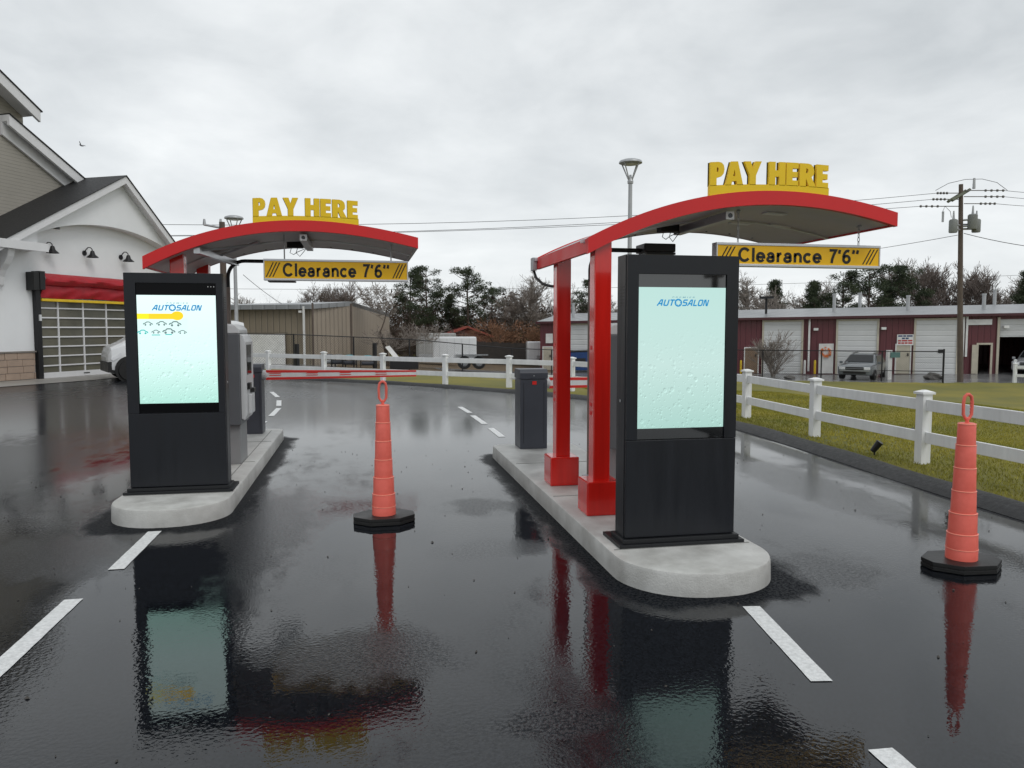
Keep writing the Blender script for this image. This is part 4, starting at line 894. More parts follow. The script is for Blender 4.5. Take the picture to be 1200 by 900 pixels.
# small spotlight in the verge and white stub
t = thing('garden_spotlight', 'small black spotlight on a spike in the grass by the fence post', 'spotlight', (6.46, 8.75, 0))
m_ = MB(); m_.tube([(6.46, 8.75, -.03), (6.46, 8.75, .09)], .010, 8); build(m_, 'spike', M['black'], t)
m_ = MB(); m_.tube([(6.44, 8.76, .07), (6.50, 8.70, .20)], [.036, .046], 14); build(m_, 'lamp_head', M['lamp'], t, smooth=True)
t = tag(build(MB().tube([(8.6, 6.6, H1(8.6, 6.6)-.02), (8.6, 6.6, H1(8.6, 6.6)+.05), (8.66, 6.62, H1(8.6, 6.6)+.16)], .02, 8), 'pipe_stub', M['white'], loc=(8.6, 6.6, 0)), 'small white pipe stub poking out of the grass behind the right cone', 'pipe')
# grit and leaves scattered on the asphalt
m_ = MB()
for k in range(420):
    x = random.uniform(-4, 5.4); y = random.uniform(1.8, 11); s = random.uniform(.003, .009)*random.choice((1, 1, 1, 1.6))
    if (1.5 < x < 2.8 and y > 4.2) or (-2.4 < x < -1.1 and y > 6.6): continue
    a = random.uniform(0, 6.28); ca, sa = math.cos(a)*s, math.sin(a)*s
    m_.add([(x-ca, y-sa, .002), (x+sa*.6, y-ca*.6, .002), (x+ca, y+sa, .003), (x-sa*.5, y+ca*.5, .003), (x, y, .003+s*.8)], [(0, 1, 4), (1, 2, 4), (2, 3, 4), (3, 0, 4)])
stuff(build(m_, 'grit', mat('grit', (.05, .045, .04), .6, var=.5, vscale=2), fix=False), 'dark grit and bits of leaf scattered over the wet asphalt', 'grit')

# ------------------------------------------------------------------ left: the wash building
def bp_(x, y, n):          # sight line to the building's planes -> (s, z)
    d = ray(x, y); P = B0+BN*n; t_ = ((P-CC)@BN)/(d@BN); p = CC+d*t_; return float((p-B0)@BW), float(p[2])
wash = thing('wash_building', 'white gabled building with a red awning over a glass garage door', 'building', F(2.6, 0, 0))
AX, AZ = 3.25, 7.12; SL, SR = .56, .86          # apex and the two rake slopes
def zrake(s): return AZ-(AX-s)*SL if s < AX else AZ-(s-AX)*SR
m_ = MB()                                       # recessed wall with the door opening
def wall_holes(mb, s0, s1, z0, z1, holes, n0, n1, T):
    S = sorted({s0, s1, *[h[0] for h in holes], *[h[1] for h in holes]}); Zs = sorted({z0, z1, *[h[2] for h in holes], *[h[3] for h in holes]})
    for i in range(len(S)-1):
        for j in range(len(Zs)-1):
            cs, cz = (S[i]+S[i+1])/2, (Zs[j]+Zs[j+1])/2
            if any(h[0] < cs < h[1] and h[2] < cz < h[3] for h in holes): continue
            mb.box((S[i], n0, Zs[j]), (S[i+1], n1, Zs[j+1]), T)
wall_holes(m_, -7, -.3, 0, 4.2, [], -.3, 0, TF); wall_holes(m_, -.299, 6.4, 0, 4.97, [(0, 5.3, -.01, 2.95)], -.3, 0, TF); wall_holes(m_, 1.0, 5.2, 4.972, 5.40, [], -.3, 0, TF); build(m_, 'wall', M['wpaint'], wash)
# gable face standing 0.28 proud, arched underside
ns = 40; arch = []; s_l, s_r = -.02, 6.0
def zarch(s):
    u = (s-2.75)/3.0; return 5.27-.50*u*u*(1+.1*u*u)
top = []; bot = []
for i in range(ns+1):
    s = -6.5+(7.2+6.5)*i/ns; top.append(s)
vs = []; fs = []; SS = sorted(set([-6.5, -.35, -.349]+[-.349+(6.35+.349)*i/40 for i in range(41)]+[6.351, 7.3, AX]))
def lowz(s): return 4.35 if s < -.3495 else (max(4.35, zarch(s)) if s <= 6.35 else 4.35)
# two zones so the arch's springing edge is upright
def strip(mb, sA, lowf, n0, n1):
    k = len(sA); vs = []
    for s in sA:
        hi = max(lowf(s)+.005, zrake(s)-.10)
        vs += [(s, n0, lowf(s)), (s, n1, lowf(s)), (s, n1, hi), (s, n0, hi)]
    fs = [(i*4+q, i*4+(q+1) % 4, (i+1)*4+(q+1) % 4, (i+1)*4+q) for i in range(k-1) for q in range(4)]+[(0, 1, 2, 3), ((k-1)*4+3, (k-1)*4+2, (k-1)*4+1, (k-1)*4)]
    mb.add(vs, fs, TF)
m_ = MB(); strip(m_, [-2.1, -1.4, -.8, -.30], lambda s: 4.35 if zrake(s)-.1 > 4.4 else zrake(s)-.12, .001, .42)
strip(m_, sorted([-.30+(6.2+.30)*i/44 for i in range(45)]+[AX]), lambda s: zarch(s), .001, .42)
build(m_, 'gable_face', M['wpaint'], wash)
# roof slabs of the small gable with white rakes and dark shingles
def slab(mb, sA, sB, n0, n1, off, th):
    za, zb_ = zrake(sA)+off, zrake(sB)+off
    mb.add([(sA, n0, za), (sB, n0, zb_), (sB, n1, zb_), (sA, n1, za), (sA, n0, za-th), (sB, n0, zb_-th), (sB, n1, zb_-th), (sA, n1, za-th)],
           [(0, 1, 2, 3), (7, 6, 5, 4), (0, 4, 5, 1), (1, 5, 6, 2), (2, 6, 7, 3), (3, 7, 4, 0)], TF)
EL, ER = -3.4, 6.9
m_ = MB(); slab(m_, EL, AX, .66, .74, 0, .26); slab(m_, AX, ER, .66, .74, 0, .26); build(m_, 'rake_board', M['trim'], wash)
m_ = MB(); slab(m_, EL, AX, .43, .659, -.14, .05); slab(m_, AX, ER, .43, .659, -.14, .05); build(m_, 'rake_soffit', M['trim'], wash)
m_ = MB(); slab(m_, EL-.05, AX, -3.4, .78, .035, .03); slab(m_, AX, ER+.05, -3.4, .78, .035, .03); rf = build(m_, 'shingle_roof', M['shingle'], wash)
# main gable with clapboard siding behind
u0 = bp_(101, 212, -1.0); u1 = bp_(10, 134, -1.0); l0 = bp_(39, 131, -1.0); l1 = bp_(0, 93, -1.0)
sl1 = (u1[1]-u0[1])/(u1[0]-u0[0])
m_ = MB(); zz = lambda s, o=0: u0[1]+(s-u0[0])*sl1+o; sl2 = (l1[1]-l0[1])/(l1[0]-l0[0]); z2 = lambda s, o=0: l0[1]+(s-l0[0])*sl2+o
ue = u1[0]+.9; m_.prism([(-9, 3.5), (u0[0]+.1, 3.5), (u0[0]+.1, zz(u0[0])-.3), (ue, zz(ue)-.12), (ue, z2(ue)-.12), (-9, z2(-9)-.12)], -9, -1.4, 'y', TF); build(m_, 'clapboard_wall', M['siding'], wash, uv=True)
def rk(mb, sA, sB, f, n0, n1, th, off=0):
    mb.add([(sA, n0, f(sA)+off), (sB, n0, f(sB)+off), (sB, n1, f(sB)+off), (sA, n1, f(sA)+off), (sA, n0, f(sA)+off-th), (sB, n0, f(sB)+off-th), (sB, n1, f(sB)+off-th), (sA, n1, f(sA)+off-th)],
           [(0, 1, 2, 3), (7, 6, 5, 4), (0, 4, 5, 1), (1, 5, 6, 2), (2, 6, 7, 3), (3, 7, 4, 0)], TF)
m_ = MB(); rk(m_, u1[0], u0[0]+.25, zz, -1.08, -.98, .34); rk(m_, u1[0], u0[0]+.1, zz, -1.38, -1.29, .62); build(m_, 'main_rake_board', M['trim'], wash)
m_ = MB(); rk(m_, u1[0], u0[0]+.25, zz, -1.28, -1.085, .20); build(m_, 'main_soffit', M['trim'], wash)
m_ = MB(); rk(m_, u1[0], u0[0]+.3, zz, -9, -.94, .035, .04); build(m_, 'main_roof', M['shingle'], wash)
sl2 = (l1[1]-l0[1])/(l1[0]-l0[0]); z2 = lambda s, o=0: l0[1]+(s-l0[0])*sl2+o
m_ = MB(); rk(m_, -6, l0[0], z2, -.80, -.70, .36); rk(m_, -6, l0[0]-.06, z2, -1.38, -.81, .20); build(m_, 'upper_rake_board', M['trim'], wash)
m_ = MB(); rk(m_, -6, l0[0]+.06, z2, -9, -.66, .035, .04); build(m_, 'upper_roof', M['shingle'], wash)
# eave box with curved bracket at far left
m_ = MB(); m_.box((-7, .0, 4.12), (-.26, .75, 4.30), TF); m_.box((-7, .752, 4.08), (-.24, .80, 4.34), TF); build(m_, 'eave_box', M['trim'], wash)
m_ = MB(); pr = [(.002, 4.10), (.66, 4.10), (.60, 3.86), (.46, 3.62), (.30, 3.44), (.20, 3.24), (.16, 3.0), (.10, 2.92), (.002, 2.95)]
m_.add([(-1.55, n_, z_) for n_, z_ in pr]+[(-1.32, n_, z_) for n_, z_ in pr], [tuple(range(9)), tuple(range(17, 8, -1))]+[(i, (i+1) % 9, (i+1) % 9+9, i+9) for i in range(9)], TF); build(m_, 'bracket', M['trim'], wash, bevel=.02)
# stone wainscot built of courses
m_ = MB()
for r_ in range(4):
    z0_ = .02+r_*.215; s = -5.5+(.2 if r_ % 2 else 0)
    while s < -.27:
        L = random.uniform(.38, .62); e_ = min(s+L, -.24); m_.box((s+.008, .0015, z0_+.006), (e_-.008, .075+random.uniform(-.006, .008), z0_+.209), TF); s = e_ if e_ < -.25 else 0
build(m_, 'stone_wainscot', M['stone'], wash, bevel=.006)
m_ = MB(); m_.box((-5.6, .0, .885), (-.22, .11, .93), TF); build(m_, 'wainscot_cap', mat('cap', (.22, .20, .18), .7), wash)
# door jamb, roll box, awning
m_ = MB(); m_.box((-.20, .002, 0), (-.02, .16, 2.9), TF); m_.box((-.20, .002, 2.9), (-.003, .36, 3.50), TF); build(m_, 'door_track', M['lamp'], wash, bevel=.01); m_ = MB(); m_.box((5.32, .002, 0), (5.5, .16, 3.5), TF); build(m_, 'door_track', M['lamp'], wash, bevel=.01)
m_ = MB(); m_.box((-.42, .02, 2.88), (-.205, .34, 3.46), TF); build(m_, 'motor_box', M['black'], wash, bevel=.01)
m_ = MB(); m_.box((-.13, .162, 1.9), (-.05, .20, 2.1), TF); build(m_, 'switch_box', M['paywhite'], wash)
def drape(mb, z_hi, z_lo, n_hi, n_mid, n_lo):
    k = 60; rows = []
    for q in range(7):
        v = q/6; z = z_hi+(z_lo-z_hi)*v; nn = n_hi*(1-v)+n_lo*v+math.sin(math.pi*v)*n_mid
        rows.append([(s, nn+.02*math.sin(s*5+q*1.1)+.012*math.sin(s*11+q), z-.02*math.sin(s*2.2)*v) for s in [0+5.3*i/k for i in range(k+1)]])
    vs = [p for r in rows for p in r]; mb.add(vs, [(r*(k+1)+i, r*(k+1)+i+1, (r+1)*(k+1)+i+1, (r+1)*(k+1)+i) for r in range(6) for i in range(k)], TF)
m_ = MB(); drape(m_, 3.46, 3.08, .10, .22, .24); drape(m_, 3.10, 2.66, .16, .05, .14); build(m_, 'red_awning', M['awn'], wash, smooth=True)
m_ = MB(); m_.box((0, .12, 2.54), (5.3, .19, 2.63), TF); build(m_, 'yellow_bar', M['ybar'], wash, bevel=.015)
gd = MB(); gd.box((.0, -.06, .0), (5.3, -.03, 2.95), TF); door = build(gd, 'garage_door', M['glass'], wash)
m_ = MB()
for s in (0.02, .78, 1.83, 2.87, 3.9, 4.9, 5.28): m_.box((s-.024, -.028, 0), (s+.024, .012, 2.95), TF)
for k in range(10): 
    z = .10+k*.318; m_.box((0, -.024, z-.022), (5.3, .010, z+.022), TF)
m_.box((0, -.02, 0.0), (5.3, .014, .19), TF); build(m_, 'door_rails', M['alu' if False else 'trim'], door)
m_ = MB(); m_.box((1.75, .015, .09), (2.0, .03, .12), TF); build(m_, 'door_pull', M['black'], door)
m_ = MB(); m_.box((.06, -1.6, .0), (5.2, -1.5, 3), TF)
# gooseneck barn lamps
for k, (s, who) in enumerate(((.42, 'leftmost'), (2.08, 'middle'), (3.76, 'rightmost'))):
    z = 4.38
    t = thing('barn_lamp', f'black gooseneck barn lamp, {who} of three above the red awning', 'wall lamp', F(s-.12, z, 0), 'gooseneck lamps above the red awning')
    m_ = MB(); P = [(s-.10, .01, z-.10), (s-.09, .08, z+.02), (s-.07, .15, z+.09), (s-.03, .21, z+.09), (s, .25, z+.03), (s, .26, z-.04)]; m_.tube(P, .018, 8, T=TF); build(m_, 'arm', M['lamp'], t, smooth=True)
    m_ = MB(); m_.lathe([(.05, .0), (.07, -.05), (.09, -.13), (.19, -.22), (.195, -.235)], (0, 0, 0), 20, T=lambda p: TF((s+p[0], .26+p[1], z-.02+p[2])), cap=False); build(m_, 'shade', M['lamp'], t, smooth=True)
    m_ = MB(); m_.lathe([(.09, 0), (.09, .03)], (0, 0, 0), 16, T=lambda p: TF((s-.10+p[0], p[2]+.002, z-.10+p[1]))); build(m_, 'wall_plate', M['lamp'], t)

# ------------------------------------------------------------------ vehicles
def wheels(t, T, spots, r, wd):
    for x, y in spots:
        sg = 1 if y > 0 else -1
        m_ = MB(); m_.lathe([(r*.62, -wd/2), (r*.95, -wd/2), (r, -wd/3), (r, wd/3), (r*.95, wd/2), (r*.62, wd/2)], (0, 0, 0), 28, T=lambda p: T((x+p[0], y+p[2]*1, r+p[1]))); wl = build(m_, 'wheel', M['tyre'], t, smooth=True)
        m_ = MB(); m_.lathe([(r*.61, -.02), (r*.55, .01), (r*.2, .03), (r*.12, .045)], (0, 0, 0), 20, T=lambda p: T((x+p[0], y+sg*(wd/2-.03)+sg*p[2], r+p[1]))); build(m_, 'rim', M['rim'], wl, smooth=True)
        m_ = MB()
        for k in range(10):
            a = k*2*math.pi/10; m_.box((x+r*.38*math.cos(a)-.018, y+sg*(wd/2+.006), r+r*.38*math.sin(a)-.018), (x+r*.38*math.cos(a)+.018, y+sg*(wd/2+.012), r+r*.38*math.sin(a)+.018), T)
        build(m_, 'rim_slot', M['black'], wl)
def loft_body(stations, T, name, m, t):
    """stations: (x, [(y,z)...]) rings, same count"""
    m_ = MB(); k = len(stations[0][1]); vs = [(x, y, z) for x, ring in stations for y, z in ring]
    fs = [(i*k+q, i*k+(q+1) % k, (i+1)*k+(q+1) % k, (i+1)*k+q) for i in range(len(stations)-1) for q in range(k)]+[tuple(range(k))[::-1], tuple((len(stations)-1)*k+q for q in range(k))]
    m_.add(vs, fs, T); return build(m_, name, m, t, smooth=True)
def ring(w_, z0, zs, z1, wt):     # lower width, belt, roof
    return [(-w_*.94, z0), (-w_, z0+.12), (-w_, zs), (-w_*.985, zs+.03), (-wt, z1-.07), (-wt*.93, z1-.015), (-wt*.6, z1), (wt*.6, z1), (wt*.93, z1-.015), (wt, z1-.07), (w_*.985, zs+.03), (w_, zs), (w_, z0+.12), (w_*.94, z0)]
def van():
    p = atD(120, 444, 1); g0 = Vector((-8.12, 26.7, 0)); ang = R(24)
    Rz = Matrix.Rotation(ang, 4, 'Z'); T = lambda q: g0+(Rz @ Vector(q))
    t = thing('van', 'white van parked by the glass garage door, its nose left of the farther kiosk', 'van', g0)
    St = [(0, ring(.80, .32, .80, .88, .70)), (.08, ring(.90, .25, .98, 1.06, .80)), (.42, ring(.94, .24, 1.10, 1.22, .82)), (.66, ring(.95, .24, 1.12, 1.36, .80)), (1.05, ring(.95, .24, 1.14, 1.68, .76)), (1.45, ring(.95, .24, 1.14, 1.88, .75)), (2.3, ring(.95, .24, 1.12, 1.92, .76)), (3.95, ring(.95, .24, 1.12, 1.92, .77)), (4.2, ring(.93, .28, 1.12, 1.86, .75))]
    bd = loft_body(St, T, 'body', M['vanw'], t)
    m_ = MB(); m_.prism([(-.03, .28), (.30, .24), (.34, .42), (.10, .62), (-.03, .60)], -.90, .90, 'y', T); m_.box((1.35, -.955, .26), (3.5, -.945, .40), T); build(m_, 'bumper', M['rubber'], t, bevel=.03)
    m_ = MB(); m_.prism([(.95, 1.18), (1.75, 1.18), (1.75, 1.68), (1.34, 1.68)], -.935, -.84, 'y', T); m_.prism([(2.02, 1.16), (2.85, 1.16), (2.85, 1.68), (2.02, 1.68)], -.935, -.84, 'y', T); build(m_, 'side_window', M['wind'], t)
    m_ = MB(); m_.add([(.70, -.72, 1.38), (.70, .72, 1.38), (1.40, .66, 1.86), (1.40, -.66, 1.86)], [(0, 1, 2, 3)], T); build(m_, 'windscreen', M['wind'], t)
    m_ = MB(); m_.add([(.05, -.86, .80), (.55, -.94, 1.02), (.62, -.945, .92), (.16, -.89, .68)], [(0, 1, 2, 3)], T); m_.prism([(.05, .70), (.45, .96), (.50, .86), (.12, .64)], -.935, -.80, 'y', T); build(m_, 'headlight', M['headl'], t)
    m_ = MB(); m_.lathe([(.43, -.01), (.40, .012)], (0, 0, 0), 26, T=lambda q: T((.58+q[0], -.952+q[2], .36+q[1]))); build(m_, 'wheel_arch', M['black'], t); m_ = MB(); m_.lathe([(.43, -.01), (.40, .012)], (0, 0, 0), 26, T=lambda q: T((3.3+q[0], -.952+q[2], .36+q[1]))); build(m_, 'wheel_arch', M['black'], t)
    wheels(t, T, [(.58, -.92), (.58, .92), (3.3, -.90), (3.3, .90)], .335, .23)
    m_ = MB(); m_.box((1.0, -1.10, 1.16), (1.12, -.96, 1.38), T); build(m_, 'wing_mirror', M['black'], t, bevel=.02)
    return t
van()
def suv(g0, ang, paint, label, zs=.74):
    """nose at local x=0 pointing to -x"""
    Rz = Matrix.Rotation(ang, 4, 'Z'); g0 = Vector(g0); T = lambda q: g0+(Rz @ Vector((q[0]*.88, q[1]*.88, q[2]*zs)))
    t = thing('parked_car', label, 'car', g0, 'cars parked at the maroon building')
    St = [(0, ring(.80, .40, .80, .88, .70)), (.12, ring(.92, .34, .92, .98, .82)), (1.15, ring(.95, .32, 1.02, 1.10, .84)), (1.30, ring(.95, .32, 1.03, 1.18, .83)), (1.95, ring(.95, .32, 1.03, 1.68, .72)), (2.5, ring(.95, .32, 1.03, 1.76, .72)), (3.9, ring(.95, .32, 1.03, 1.72, .72)), (4.5, ring(.94, .36, 1.0, 1.10, .80)), (4.7, ring(.90, .42, .95, 1.0, .78))]
    loft_body(St, T, 'body', paint, t)
    m_ = MB(); m_.add([(1.30, -.74, 1.20), (1.30, .74, 1.20), (1.92, .62, 1.665), (1.92, -.62, 1.665)], [(0, 1, 2, 3)], lambda q: T((q[0]-.012, q[1], q[2]+.012))); build(m_, 'windscreen', M['wind'], t)
    for sg in (-1, 1):
        m_ = MB(); m_.add([(1.55, sg*.925, 1.10), (4.0, sg*.925, 1.10), (3.75, sg*.745, 1.62), (2.1, sg*.745, 1.62)], [(0, 1, 2, 3)], T); build(m_, 'side_window', M['wind'], t)
        m_ = MB(); m_.box((1.35, sg*.97, 1.06), (1.5, sg*1.14, 1.24), T); build(m_, 'wing_mirror', paint, t, bevel=.03)
        m_ = MB(); m_.box((-.015, sg*.50, .72), (.10, sg*.83, .90), T); build(m_, 'headlight', M['headl'], t, bevel=.02)
    m_ = MB(); m_.box((-.02, -.46, .70), (.06, .46, .90), T); m_.box((-.03, -.62, .44), (.05, .62, .60), T); build(m_, 'grille', M['black'], t, bevel=.01)
    m_ = MB(); m_.box((-.035, -.80, .61), (.04, .80, .69), T); m_.box((-.03, -.46, .78), (.0, .46, .81), T); build(m_, 'bumper_trim', M['rim'], t, bevel=.01)
    m_ = MB(); m_.box((2.2, -.60, 1.77), (3.6, -.56, 1.82), T); m_.box((2.2, .56, 1.77), (3.6, .60, 1.82), T); build(m_, 'roof_rack', M['black'], t)
    wheels(t, T, [(.85, -.84), (.85, .84), (3.75, -.84), (3.75, .84)], .37, .24)
    return t

# ------------------------------------------------------------------ right: long maroon building
RAz, RBz = RA[2], RB[2]
RW = np.array([ru[0], ru[1], 0]); RN = np.array([rn[0], rn[1], 0]); slope = (RBz-RAz)/rL
def TR(p): return tuple(RA+RW*p[0]+RN*p[1]+np.array([0, 0, p[2]+slope*p[0]]))     # p = (s, n, z above the floor)
def rb(x, y, n=0):
    d = ray(x, y); P = RA+RN*n; t_ = ((P-CC)@RN)/(d@RN); p = CC+d*t_; s = float((p-RA)@RW); return s, float(p[2]-RAz-slope*s)
EAVE = 3.20; SEND = rL+9
red = thing('maroon_building', 'long low maroon metal building with white roll-up doors and a pale roof', 'building', TR((SEND/2, 0, 0)))
def rbx(x0, x1, yt): a = rb(x0, 420)[0]; b = rb(x1, 420)[0]; return a, b, rb((x0+x1)/2, yt)[1]
o1 = rbx(1146, 1160, 404); o2a = rb(1170, 420)[0]; o2 = (o2a, o2a+4.2, 2.9)
m_ = MB(); wall_holes(m_, 0, SEND, -.3, EAVE-.02, [(o1[0], o1[1], -.31, o1[2]), (o2[0], o2[1], -.31, o2[2])], -.12, 0, TR); build(m_, 'wall', M['rsteel'], red, uv=True)
m_ = MB(); m_.box((0, -12, -.3), (SEND, -11.9, EAVE), TR); m_.box((0, -11.9, -.3), (.1, -.125, EAVE), TR); m_.box((SEND-.1, -11.9, -.3), (SEND, -.125, EAVE), TR); build(m_, 'rear_wall', M['rsteel'], red, uv=True)
m_ = MB(); m_.add([(-.2, .28, EAVE), (SEND, .28, EAVE), (SEND, -6, EAVE+.62), (-.2, -6, EAVE+.62), (SEND, -12.2, EAVE), (-.2, -12.2, EAVE), (-.2, .28, EAVE-.05), (SEND, .28, EAVE-.05), (SEND, -12.2, EAVE-.05), (-.2, -12.2, EAVE-.05)],
    [(0, 1, 2, 3), (3, 2, 4, 5), (0, 6, 7, 1), (6, 0, 3, 5, 9), (1, 7, 8, 4, 2), (6, 9, 8, 7), (5, 4, 8, 9)], TR); rfr = build(m_, 'roof', M['sroof'], red, uv=True)
m_ = MB(); m_.box((-.2, .285, EAVE-.13), (SEND, .38, EAVE+.01), TR); build(m_, 'gutter', mat('gutter', (.07, .02, .025), .4), red)
for x0, x1, yt in ((668, 696, 379), (894.6, 938.5, 377), (981, 1026.6, 376), (1072, 1120, 375)):
    a, b, zt = rbx(x0, x1, yt); zt = min(zt, EAVE-.25)
    m_ = MB(); m_.box((a, .002, -.05), (b, .05, zt), TR); dr = build(m_, 'roll_up_door', M['roll'], red, uv=True)
    m_ = MB(); m_.box((a-.10, .002, -.05), (a, .10, zt+.10), TR); m_.box((b, .002, -.05), (b+.10, .10, zt+.10), TR); m_.box((a, .002, zt), (b, .10, zt+.10), TR); build(m_, 'door_frame', M['beige'], dr)
m_ = MB(); m_.box((o2[0], -.1, 1.95), (o2[1], -.05, 2.9), TR); build(m_, 'raised_door', M['roll'], red, uv=True)
m_ = MB(); m_.box((o2[0]-.12, .002, -.05), (o2[0]-.005, .08, 3.0), TR); m_.box((o1[0]-.10, .002, -.05), (o1[0]-.005, .07, o1[2]+.1), TR); m_.box((o1[1]+.005, .002, -.05), (o1[1]+.10, .07, o1[2]+.1), TR); m_.box((o1[0], .002, o1[2]+.003), (o1[1], .07, o1[2]+.1), TR); build(m_, 'opening_frame', M['beige'], red)
a, b, zt = rbx(1138, 1145, 404); m_ = MB(); m_.box((a, .08, -.02), (b, .14, zt), TR); build(m_, 'open_door', M['beige'], red)
for x0, x1, yt, mm in ((873, 888, 408, mat('tan_door', (.22, .15, .10), .6)), (960.6, 975, 404, M['signw']), (1050, 1066, 404, M['beige']), (637, 647, 407, M['beige'])):
    a, b, zt = rbx(x0, x1, yt); m_ = MB(); m_.box((a, .002, -.03), (b, .05, zt), TR); dr = build(m_, 'door', mm, red)
    m_ = MB(); m_.box((a-.06, .002, -.03), (a-.002, .07, zt+.06), TR); m_.box((b+.002, .002, -.03), (b+.06, .07, zt+.06), TR); m_.box((a, .002, zt+.002), (b, .07, zt+.06), TR); build(m_, 'door_frame', M['signw'], dr)
    m_ = MB(); m_.box((b-.14, .052, .95), (b-.08, .10, 1.10), TR); build(m_, 'door_handle', M['black'], dr)
for x in (948, 1132, 1128, 697):
    s = rb(x, 400)[0]; m_ = MB(); m_.box((s-.05, .03, .1 if x < 1000 else .9), (s+.05, .13, EAVE-.05), TR); build(m_, 'downspout', M['signw'], red)
for x, yb, yt in ((978, 366, 345), (1008, 361, 344), (1064.5, 365, 347), (1153.5, 364, 345), (1166, 358, 340), (671.7, 371, 356)):
    n_ = -3.0 if yb > 362 else -6.5
    s, z0 = rb(x, yb, n_); s, z1 = rb(x, yt, n_); z0 = EAVE+.62*min(1, (-n_+.28)/6.28)-.12
    m_ = MB(); m_.tube([(s, n_, z0), (s, n_, z1)], .10, 10, T=TR); m_.tube([(s, n_, z1-.05), (s, n_, z1+.05)], .12, 10, T=TR); build(m_, 'vent_pipe', M['steel'], rfr, smooth=True)
s, z0 = rb(897.7, 368, -2.5); z1 = rb(897.7, 350, -2.5)[1]
m_ = MB(); m_.tube([(s, -2.5, EAVE+.1), (s, -2.5, z1)], .07, 8, T=TR); m_.box((s-.42, -2.9, z1), (s+.42, -2.1, z1+.13), TR); build(m_, 'vent_cowl', M['lamp'], rfr)
m_ = MB()
for x in (956, 1035, 1178): s = rb(x, 386)[0]; m_.box((s-.12, .02, 2.42), (s+.12, .26, 2.56), TR)
build(m_, 'wall_light', M['signw'], red)
# signs on it
def rsign(x0, x1, y0, y1, lines, label):
    a, z1 = rb(x0, y0); b, z0 = rb(x1, y1); t = thing('wall_sign', label, 'sign', TR(((a+b)/2, 0, z0)))
    m_ = MB(); m_.box((a, .06, z0), (b, .09, z1), TR); pn = build(m_, 'panel', M['signw'], t)
    if lines:
        n_ = len(lines)
        for i, (ws, mm) in enumerate(lines):
            h = (z1-z0)/(n_+.6); zt_ = z1-h*(.35+i); wv = (b-a)*(.86 if i != 1 else .4); x = (a+b)/2-wv/2; m_ = MB(); tot = sum(ws)+.5*(len(ws)-1)
            for w_ in ws: m_.box((x, .092, zt_-h*.62), (x+wv*w_/tot, .095, zt_), TR); x += wv*(w_+.5)/tot
            build(m_, 'printed_line', mm, pn)
NAVY = mat('navy_print', (.03, .06, .16), .5); SRED = mat('red_print', (.45, .03, .03), .5)
rsign(1051, 1070, 392, 404.5, [((3, 2, 4), NAVY), ((2, 2), NAVY), ((2, 4, 3), SRED), ((2, 2, 2, 3), SRED)], 'small white notice with blue and red lines above the beige door')
rsign(1132.5, 1162, 374.5, 380.5, [], 'long blank white sign board high on the maroon wall')
rsign(640, 648, 391, 402, [], 'small white notice on the maroon wall left of the red posts')
s, z = rb(967.5, 413); t = thing('wreath', 'orange autumn wreath on the white door behind the grey car', 'wreath', TR((s, .07, z)))
m_ = MB()
for k in range(60):
    a = random.uniform(0, 6.28); r = .22+random.uniform(-.07, .07); q = (s+r*math.cos(a), .08+random.uniform(0, .05), z+r*math.sin(a)); m_.box((q[0]-.03, q[1], q[2]-.03), (q[0]+.03, q[1]+.03, q[2]+.03), TR)
build(m_, 'leaves', M['orange'], t, fix=False)
t = thing('hour_plate', 'small black plate on the third white roll-up door', 'plate', TR((rb(1103, 412)[0], .06, 1)))
a, z1 = rb(1099, 409.5); b, z0 = rb(1105, 413.5); m_ = MB(); m_.box((a, .055, z0), (b, .08, z1), TR); build(m_, 'panel', M['black'], t)
for x, c_, lb in ((953.8, M['ybar'], 'yellow bollard by the downspout of the maroon building'), (942, M['signw'], 'pale bollard left of the downspout of the maroon building'), (868.5, M['ybar'], 'yellow bollard at the wall corner just right of the nearer kiosk')):
    s = rb(x, 425)[0]; t = tag(build(MB().lathe([(.06, 0), (.06, .72), (.04, .78)], (0, 0, 0), 12, T=lambda p: TR((s+p[0], .8+p[1], p[2]-.02))), 'bollard', c_, smooth=True, loc=TR((s, .8, 0))), lb, 'bollard', 'bollards before the maroon building')
# leaning post sign stanchion near fence
p = atD(1041, 443, 39.5); z0 = H1(p[0], p[1]); t = thing('sign_post', 'white post with a small green notice between the chain link fence and beige door', 'sign post', (p[0], p[1], z0))
m_ = MB(); m_.box((p[0]-.12, p[1]-.10, z0-.1), (p[0]+.12, p[1]+.10, z0+1.5)); build(m_, 'post', M['signw'], t, bevel=.02)
m_ = MB(); m_.box((p[0]-.02, p[1]-.16, z0+1.12), (p[0]+.52, p[1]-.11, z0+1.40)); build(m_, 'notice', mat('notice_green', (.10, .2, .18), .5), t)
# cars
def face(p): return math.atan2(rn[1], rn[0])
p = atD(1001, 440.5, 38.9); ang = math.atan2(-p[1]*-1, -p[0]*-1)
suv((p[0], p[1], H1(p[0], p[1])+.02), math.atan2(p[1], p[0])-R(12), M['cardark'], 'grey car facing out in front of the second white roll-up door')
p = atD(1196, 439.5, 39.6); suv((p[0]+.5, p[1], H1(p[0], p[1])+.02), math.atan2(p[1], p[0])-R(10), M['carsil'], 'silver car at the open bay, cut by the right edge')

